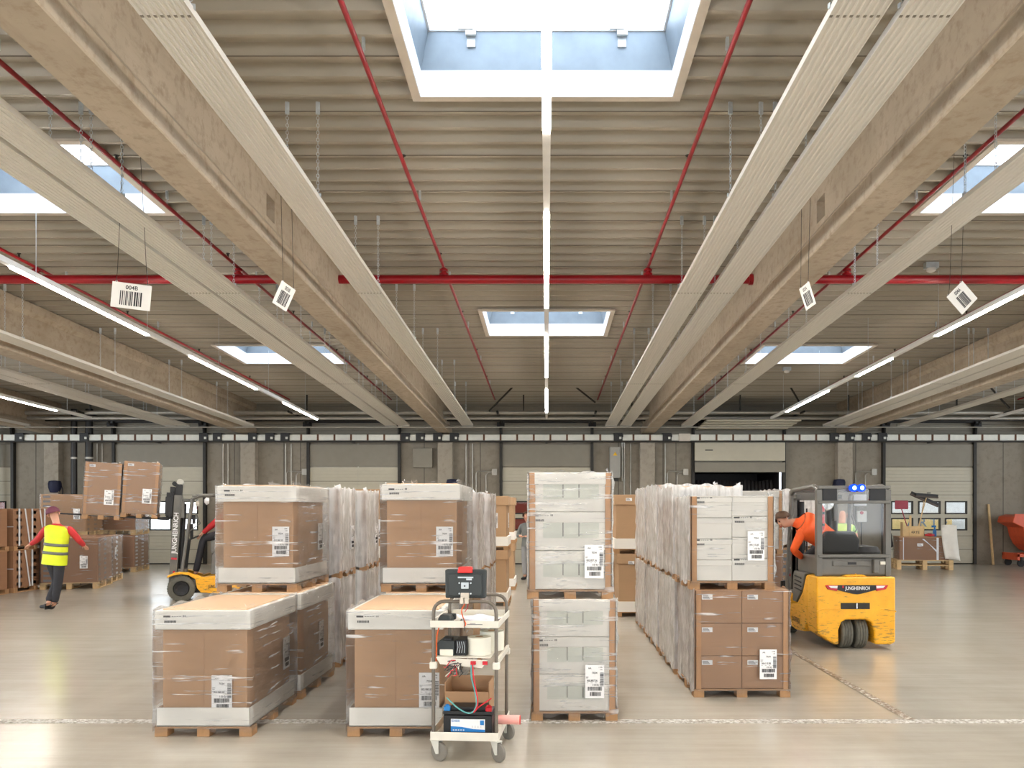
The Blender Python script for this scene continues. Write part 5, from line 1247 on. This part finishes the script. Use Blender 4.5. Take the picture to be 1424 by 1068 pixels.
for s in (-1, 1):
    for y in (.02, D-.02):
        h = bpy.data.objects.new('caster', None); COL.objects.link(h); h.parent = o; h.location = (s*(W-.01), y, 0); h.rotation_euler = (0,0,R(62 if s < 0 else 48))
        rr_ = .068
        mm = MB(); mm.lathe([(.01,-.014),(.04,-.016),(.055,-.012),(.066,-.011),(rr_,-.004),(rr_,.004),(.066,.011),(.055,.012),(.04,.016),(.01,.014)], 26, (0,-.035,rr_), 'x'); mm.build('caster_wheel', 'wheel_grey', h, smooth=True)
        mm = MB()
        for q in (-1, 1): mm.prism([(-.045,.055),(-.02,.05),(.03,.145),(-.045,.145)], q*.018, q*.024, 'x')
        mm.box(-.026,.026,-.046,.032,.14,.15); mm.lathe([(.03,.148),(.024,.16)], 12); mm.build('caster_fork', 'caster_white', h, bevel=.002)
# monitor on the front rail, back towards us
q = thing('flat_monitor', 'dark monitor with red carry handle clamped to the trolley rail, back towards us', 'monitor', on(.0,-.02,1.135), CR)
m = MB(); m.prism([(-.145,.02),(.145,.02),(.148,.215),(.14,.225),(-.14,.225),(-.148,.215)], .045, .1); b = m.build('screen_shell', 'monitor_shell', q, bevel=.01, seg=3)
m = MB(); m.prism([(-.12,.035),(.12,.035),(.12,.195),(-.12,.195)], .025, .046); m.build('rear_housing', 'monitor_shell', b, bevel=.008)
m = MB(); m.prism([(-.055,.2),(.055,.2),(.047,.245),(-.047,.245)], .02, .08); m.build('carry_handle', 'red_plastic', q, bevel=.008, seg=3)
m = MB(); m.box(-.026,.028,.014,.026,.09,.135); m.build('mounting_plate', 'galvanised', q, bevel=.002)
MB().lathe([(.0,.011),(.006,.011),(.006,.015)], 10, (0,0,.11), 'y').build('pivot_hole', 'black', q)
m = MB(); m.box(-.05,.06,.02,.027,.165,.175); m.box(.01,.05,.02,.027,.15,.163); m.build('port_strip', 'galvanised', q)
for sx in (-.04,.042):
    for sz in (.055,.13): MB().lathe([(.006,.018),(.006,.026)], 8, (sx,0,sz), 'y').build('screw', 'galvanised', q)
m = MB(); m.box(-.03,-.004,-.022,.03,-.014,.03); m.box(.004,.03,-.022,.03,-.014,.03); m.box(-.03,.03,.014,.03,.02,.06); m.build('rail_clamp', 'frame_beige', q, bevel=.004)
# cables
def cable(label, pts, r, mat, name='cable'):
    P = []
    for i in range(len(pts)-1):
        a, b = Vector(pts[i]), Vector(pts[i+1]); p0 = Vector(pts[max(i-1,0)]); p3 = Vector(pts[min(i+2,len(pts)-1)])
        for t_ in (0,.25,.5,.75): P.append(.5*((2*a)+(-p0+b)*t_+(2*p0-5*a+4*b-p3)*t_*t_+(-p0+3*a-3*b+p3)*t_**3))
    P.append(Vector(pts[-1])); P = [on(*p) for p in P]
    return tag(MB().tube(P, r, 6).build(name, mat, smooth=True), label, 'cable')
cable('orange cable looping from the monitor over the trolley edge', [(.0,.01,1.12),(-.02,-.02,1.07),(-.005,-.03,1.02),(.012,-.032,.98),(.0,-.032,.96)], .004, 'wire_orange')
cable('dark cable hanging beside the orange one below the monitor', [(-.02,.02,1.12),(-.02,-.01,1.07),(.0,-.036,1.0),(.006,-.034,.93)], .003, 'ink')
cable('red and dark cable under the monitor clamp', [(.02,.02,1.12),(.018,0,1.09),(.0,.0,1.06)], .003, 'wire_red')
cable('orange cable running down inside the front left trolley post', [(-W+.035,.03,.95),(-W+.02,.02,.88),(-W+.018,.02,.8),(-W+.015,.02,.7)], .005, 'wire_orange')
cable('red battery cable hanging from the middle shelf', [(.06,-.03,.7),(.07,-.04,.6),(.09,-.045,.5),(.1,-.05,.42),(.07,-.05,.36),(.11,-.045,.4),(.19,.0,.45)], .005, 'wire_red')
cable('teal battery cable hanging from the middle shelf', [(.05,-.03,.7),(.055,-.04,.6),(.08,-.045,.5),(.09,-.05,.41),(.05,-.05,.355),(-.03,-.045,.38),(-.13,-.0,.45)], .005, 'wire_teal')
q = thing('cable_tangle', 'tangle of red and black wires dangling under the middle shelf', 'wires', on(-.05,-.025,.7), CR)
rnd = random.Random(4)
for k in range(12):
    pts = [Vector((rnd.uniform(-.03,.04),0,rnd.uniform(-.02,.02)))]
    for t_ in range(4): pts.append(pts[-1]+Vector((rnd.uniform(-.035,.012),rnd.uniform(-.006,.004),rnd.uniform(-.04,.012))))
    MB().tube(pts, .0035, 5).build('wire', ('wire_red','ink','cream','ink')[k % 4], q)
for x, lab in ((.065,'nearer the middle of the shelf'),(.15,'nearer the right-hand post')):
    tag(MB().box(-.018,.018,-.012,.01,-.012,.012, TM @ Matrix.Translation((x,-.03,.705))).build('wire_connector', 'lamp_red'), 'small red plug under the middle shelf, '+lab, 'plug')
# hand scanner and papers on the top tray
q = thing('hand_scanner', 'dark hand scanner with a red band on the top tray', 'scanner', on(-.15,.07,.956), CR)
m = MB(); m.prism([(-.05,0),(.05,0),(.05,.05),(.035,.075),(-.03,.08),(-.048,.05)], -.05, .06); m.build('scanner_body', 'monitor_shell', q, bevel=.01, seg=3)
MB().box(-.038,.03,-.056,-.04,.015,.032).build('red_band', 'red_plastic', q, bevel=.003); MB().box(-.01,.06,.06,.1,.03,.075).build('scanner_head', 'truck_black', q, bevel=.008)
q = thing('clipboard', 'dark clipboard lying under the papers on the top tray', 'clipboard', on(.08,.25,.9565), CR); MB().box(-.16,.14,-.13,.2,0,.012).build('board', 'monitor_shell', q, bevel=.004); MB().box(-.04,.04,-.14,-.1,.012,.02).build('clip', 'galvanised', q)
for k, (x, y, a, z) in enumerate(((.05,.22,12,.97),(.1,.27,-8,.974),(.0,.3,25,.978))):
    m = MB(); g = []
    for i in range(6):
        for jx in range(6): g.append((-.105+.042*i, -.148+.059*jx, .012*math.sin(i*.9+k)*(1 if jx > 2 else .4)+.004))
    m.add(g, [(i*6+jx, i*6+jx+1, (i+1)*6+jx+1, (i+1)*6+jx) for i in range(5) for jx in range(5)])
    c_ = m.build('paper_sheet', 'paper', smooth=True); c_.location = on(x,y,z+.006); c_.rotation_euler = (0,0,CR+R(a)); c_.modifiers.new('s','SOLIDIFY').thickness = .001
    tag(c_, ('white paper sheet nearest the front rail on the top tray','white paper sheet at the right of the top tray','white paper sheet highest in the pile on the top tray')[k], 'paper')
# middle shelf
q = thing('label_printer', 'black label printer on the middle shelf', 'printer', on(-.1,.06,.743), CR)
m = MB(); m.prism([(-.105,0),(.02,0),(.02,.105),(-.085,.11),(-.105,.09)], -.03, .2); m.build('printer_body', 'monitor_shell', q, bevel=.006)
MB().box(-.085,.01,-.034,-.02,.0,.045).build('paper_bay', 'cream', q, bevel=.003); MB().box(-.06,.0,-.02,.05,.105,.125).build('lever', 'truck_black', q, bevel=.004)
m = MB(); m.box(.025,.105,-.02,.18,0,.11); m.build('mechanism', 'truck_black', q, bevel=.004)
for k in range(4): MB().tube([(.035+.018*k,-.024,.02),(.045+.016*k,-.026,.06),(.04+.015*k,-.024,.1)], .002, 5).build('ribbon_wire', 'galvanised', q)
for k, (x, y, r_, h_, lab) in enumerate(((.085,.12,.085,.125,'nearer roll of cream labels on the middle shelf'),(.15,.32,.09,.14,'farther roll of cream labels on the middle shelf'))):
    q = thing('label_roll', lab, 'label roll', on(x,y,.743)); 
    m = MB(); m.lathe([(.02,0),(r_,0),(r_,h_),(.02,h_)], 32); m.build('roll', 'cream', q, smooth=True); MB().lathe([(.015,h_),(.03,h_+.001),(.03,h_+.002)], 14).build('core', 'cardboard', q)
# bottom tray
q = thing('open_carton', 'small open brown carton standing behind the battery', 'carton', on(-.02,.34,.157), CR)
m = MB(); a, b, h_, e = .165, .13, .36, .006
m.box(-a,a,-b,-b+e,0,h_-.07); m.box(-a,a,b-e,b,0,h_); m.box(-a,-a+e,-b,b,0,h_); m.box(a-e,a,-b,b,0,h_); m.box(-a,a,-b,b,0,e); m.build('carton_walls', 'cardboard', q)
m = MB(); m.add([(-a+.004,-b+.002,h_-.07),(a-.004,-b+.002,h_-.07),(a,-b-.0,h_-.1),(-a,-b-.0,h_-.1)], [(0,1,2,3)]); m.build('front_flap', 'card_tan', q)
q = thing('car_battery', 'black battery with blue and white label on the bottom tray', 'battery', on(.015,.03,.157), CR)
m = MB(); m.box(-.175,.175,0,.17,0,.16); m.build('case', 'truck_black', q, bevel=.006); m = MB(); m.box(-.178,.178,-.003,.173,.165,.19); m.box(-.13,.13,.03,.17,.19,.215); m.build('battery_lid', 'truck_black', q, bevel=.005)
m = MB(); m.box(-.12,.125,-.003,.001,.045,.135); l_ = m.build('label', 'label_white', q); l_['label'] = 'blue and white battery label'
MB().prism([(-.12,.045),(.125,.045),(.125,.062),(.04,.066),(-.04,.08),(-.12,.084)], -.0045, -.002).build('blue_field', 'label_blue', l_)
m = MB(); put_text(m, 'EXIDE', .022, Matrix.Translation((-.085,-.005,.122)) @ FRONT, 1); m.build('lettering', 'label_blue', l_); MB().box(.09,.118,-.0045,-.003,.095,.128).build('blue_patch', 'label_blue', l_)
m = MB(); 
for k in range(5): m.box(-.105+.018*k,-.095+.018*k,-.006,-.004,.053,.062)
for k in range(4): m.box(.03+.02*k,.04+.02*k,-.005,-.003,.075,.09)
m.build('symbols', 'lamp_clear', l_)
for x, c_, nm in ((-.15,'label_blue','blue'),(.15,'lamp_red','red')):
    m = MB(); m.box(x-.022,x+.022,.0,.04,.19,.222); m.lathe([(.018,.222),(.012,.235)], 10, (x,.02,0)); t_ = m.build('terminal_clamp', c_, q, bevel=.004); t_['label'] = nm+' terminal clamp'
MB().box(-.178,.178,-.006,.0,.0,.018).build('foot_rail', 'monitor_shell', q)
m = MB(); m.lathe([(.012,0),(.034,0),(.034,.2),(.012,.2)], 20, (0,0,0), 'x'); 
q = thing('film_roll', 'small roll of pink film sticking out of the bottom tray', 'film roll', on(.17,.22,.245), CR+R(8)); q.rotation_euler = (0,0,CR)
m.build('roll', 'pink_film', q, smooth=True); MB().lathe([(.014,.2),(.034,.2),(.034,.204),(.014,.204)], 18, (0,0,0), 'x').build('core_end', 'red_plastic', q)
tag(MB().box(-.05,.05,-.015,.015,0,.012, TM @ Matrix.Translation((-.15,.0,.157))).build('paper_scrap', 'paper'), 'white paper scrap on the bottom tray beside the battery', 'paper')

# ================================================================ camera, world
cam = bpy.data.cameras.new('camera'); co = bpy.data.objects.new('camera', cam); COL.objects.link(co)
cam.sensor_width = 36; cam.lens = 36*F/1424; co.location = (0,0,CAMZ); co.rotation_euler = (R(90),0,0)
cam.shift_x = -48/1424; cam.shift_y = 174/1424; cam.clip_end = 200; cam.clip_start = .05
scene.camera = co
w = bpy.data.worlds.new('sky'); scene.world = w; w.use_nodes = True
bg = w.node_tree.nodes['Background']; bg.inputs[0].default_value = (.88,.94,1,1); bg.inputs[1].default_value = WORLD
w.cycles.sampling_method = 'MANUAL'; w.cycles.sample_map_resolution = 64
vs_ = scene.view_settings; vs_.view_transform = 'Standard'; vs_.look = 'None'; vs_.exposure = EXPO; vs_.gamma = 1; vs_.use_curve_mapping = False
cy = scene.cycles; cy.use_denoising = True; cy.max_bounces = 10; cy.diffuse_bounces = 5; cy.glossy_bounces = 4; cy.transparent_max_bounces = 24; cy.transmission_bounces = 4
cy.sample_clamp_indirect = 6; cy.caustics_reflective = False; cy.caustics_refractive = False; cy.use_light_tree = True
try: cy.denoiser = 'OPENIMAGEDENOISE'; cy.denoising_input_passes = 'RGB_ALBEDO_NORMAL'
except Exception: pass
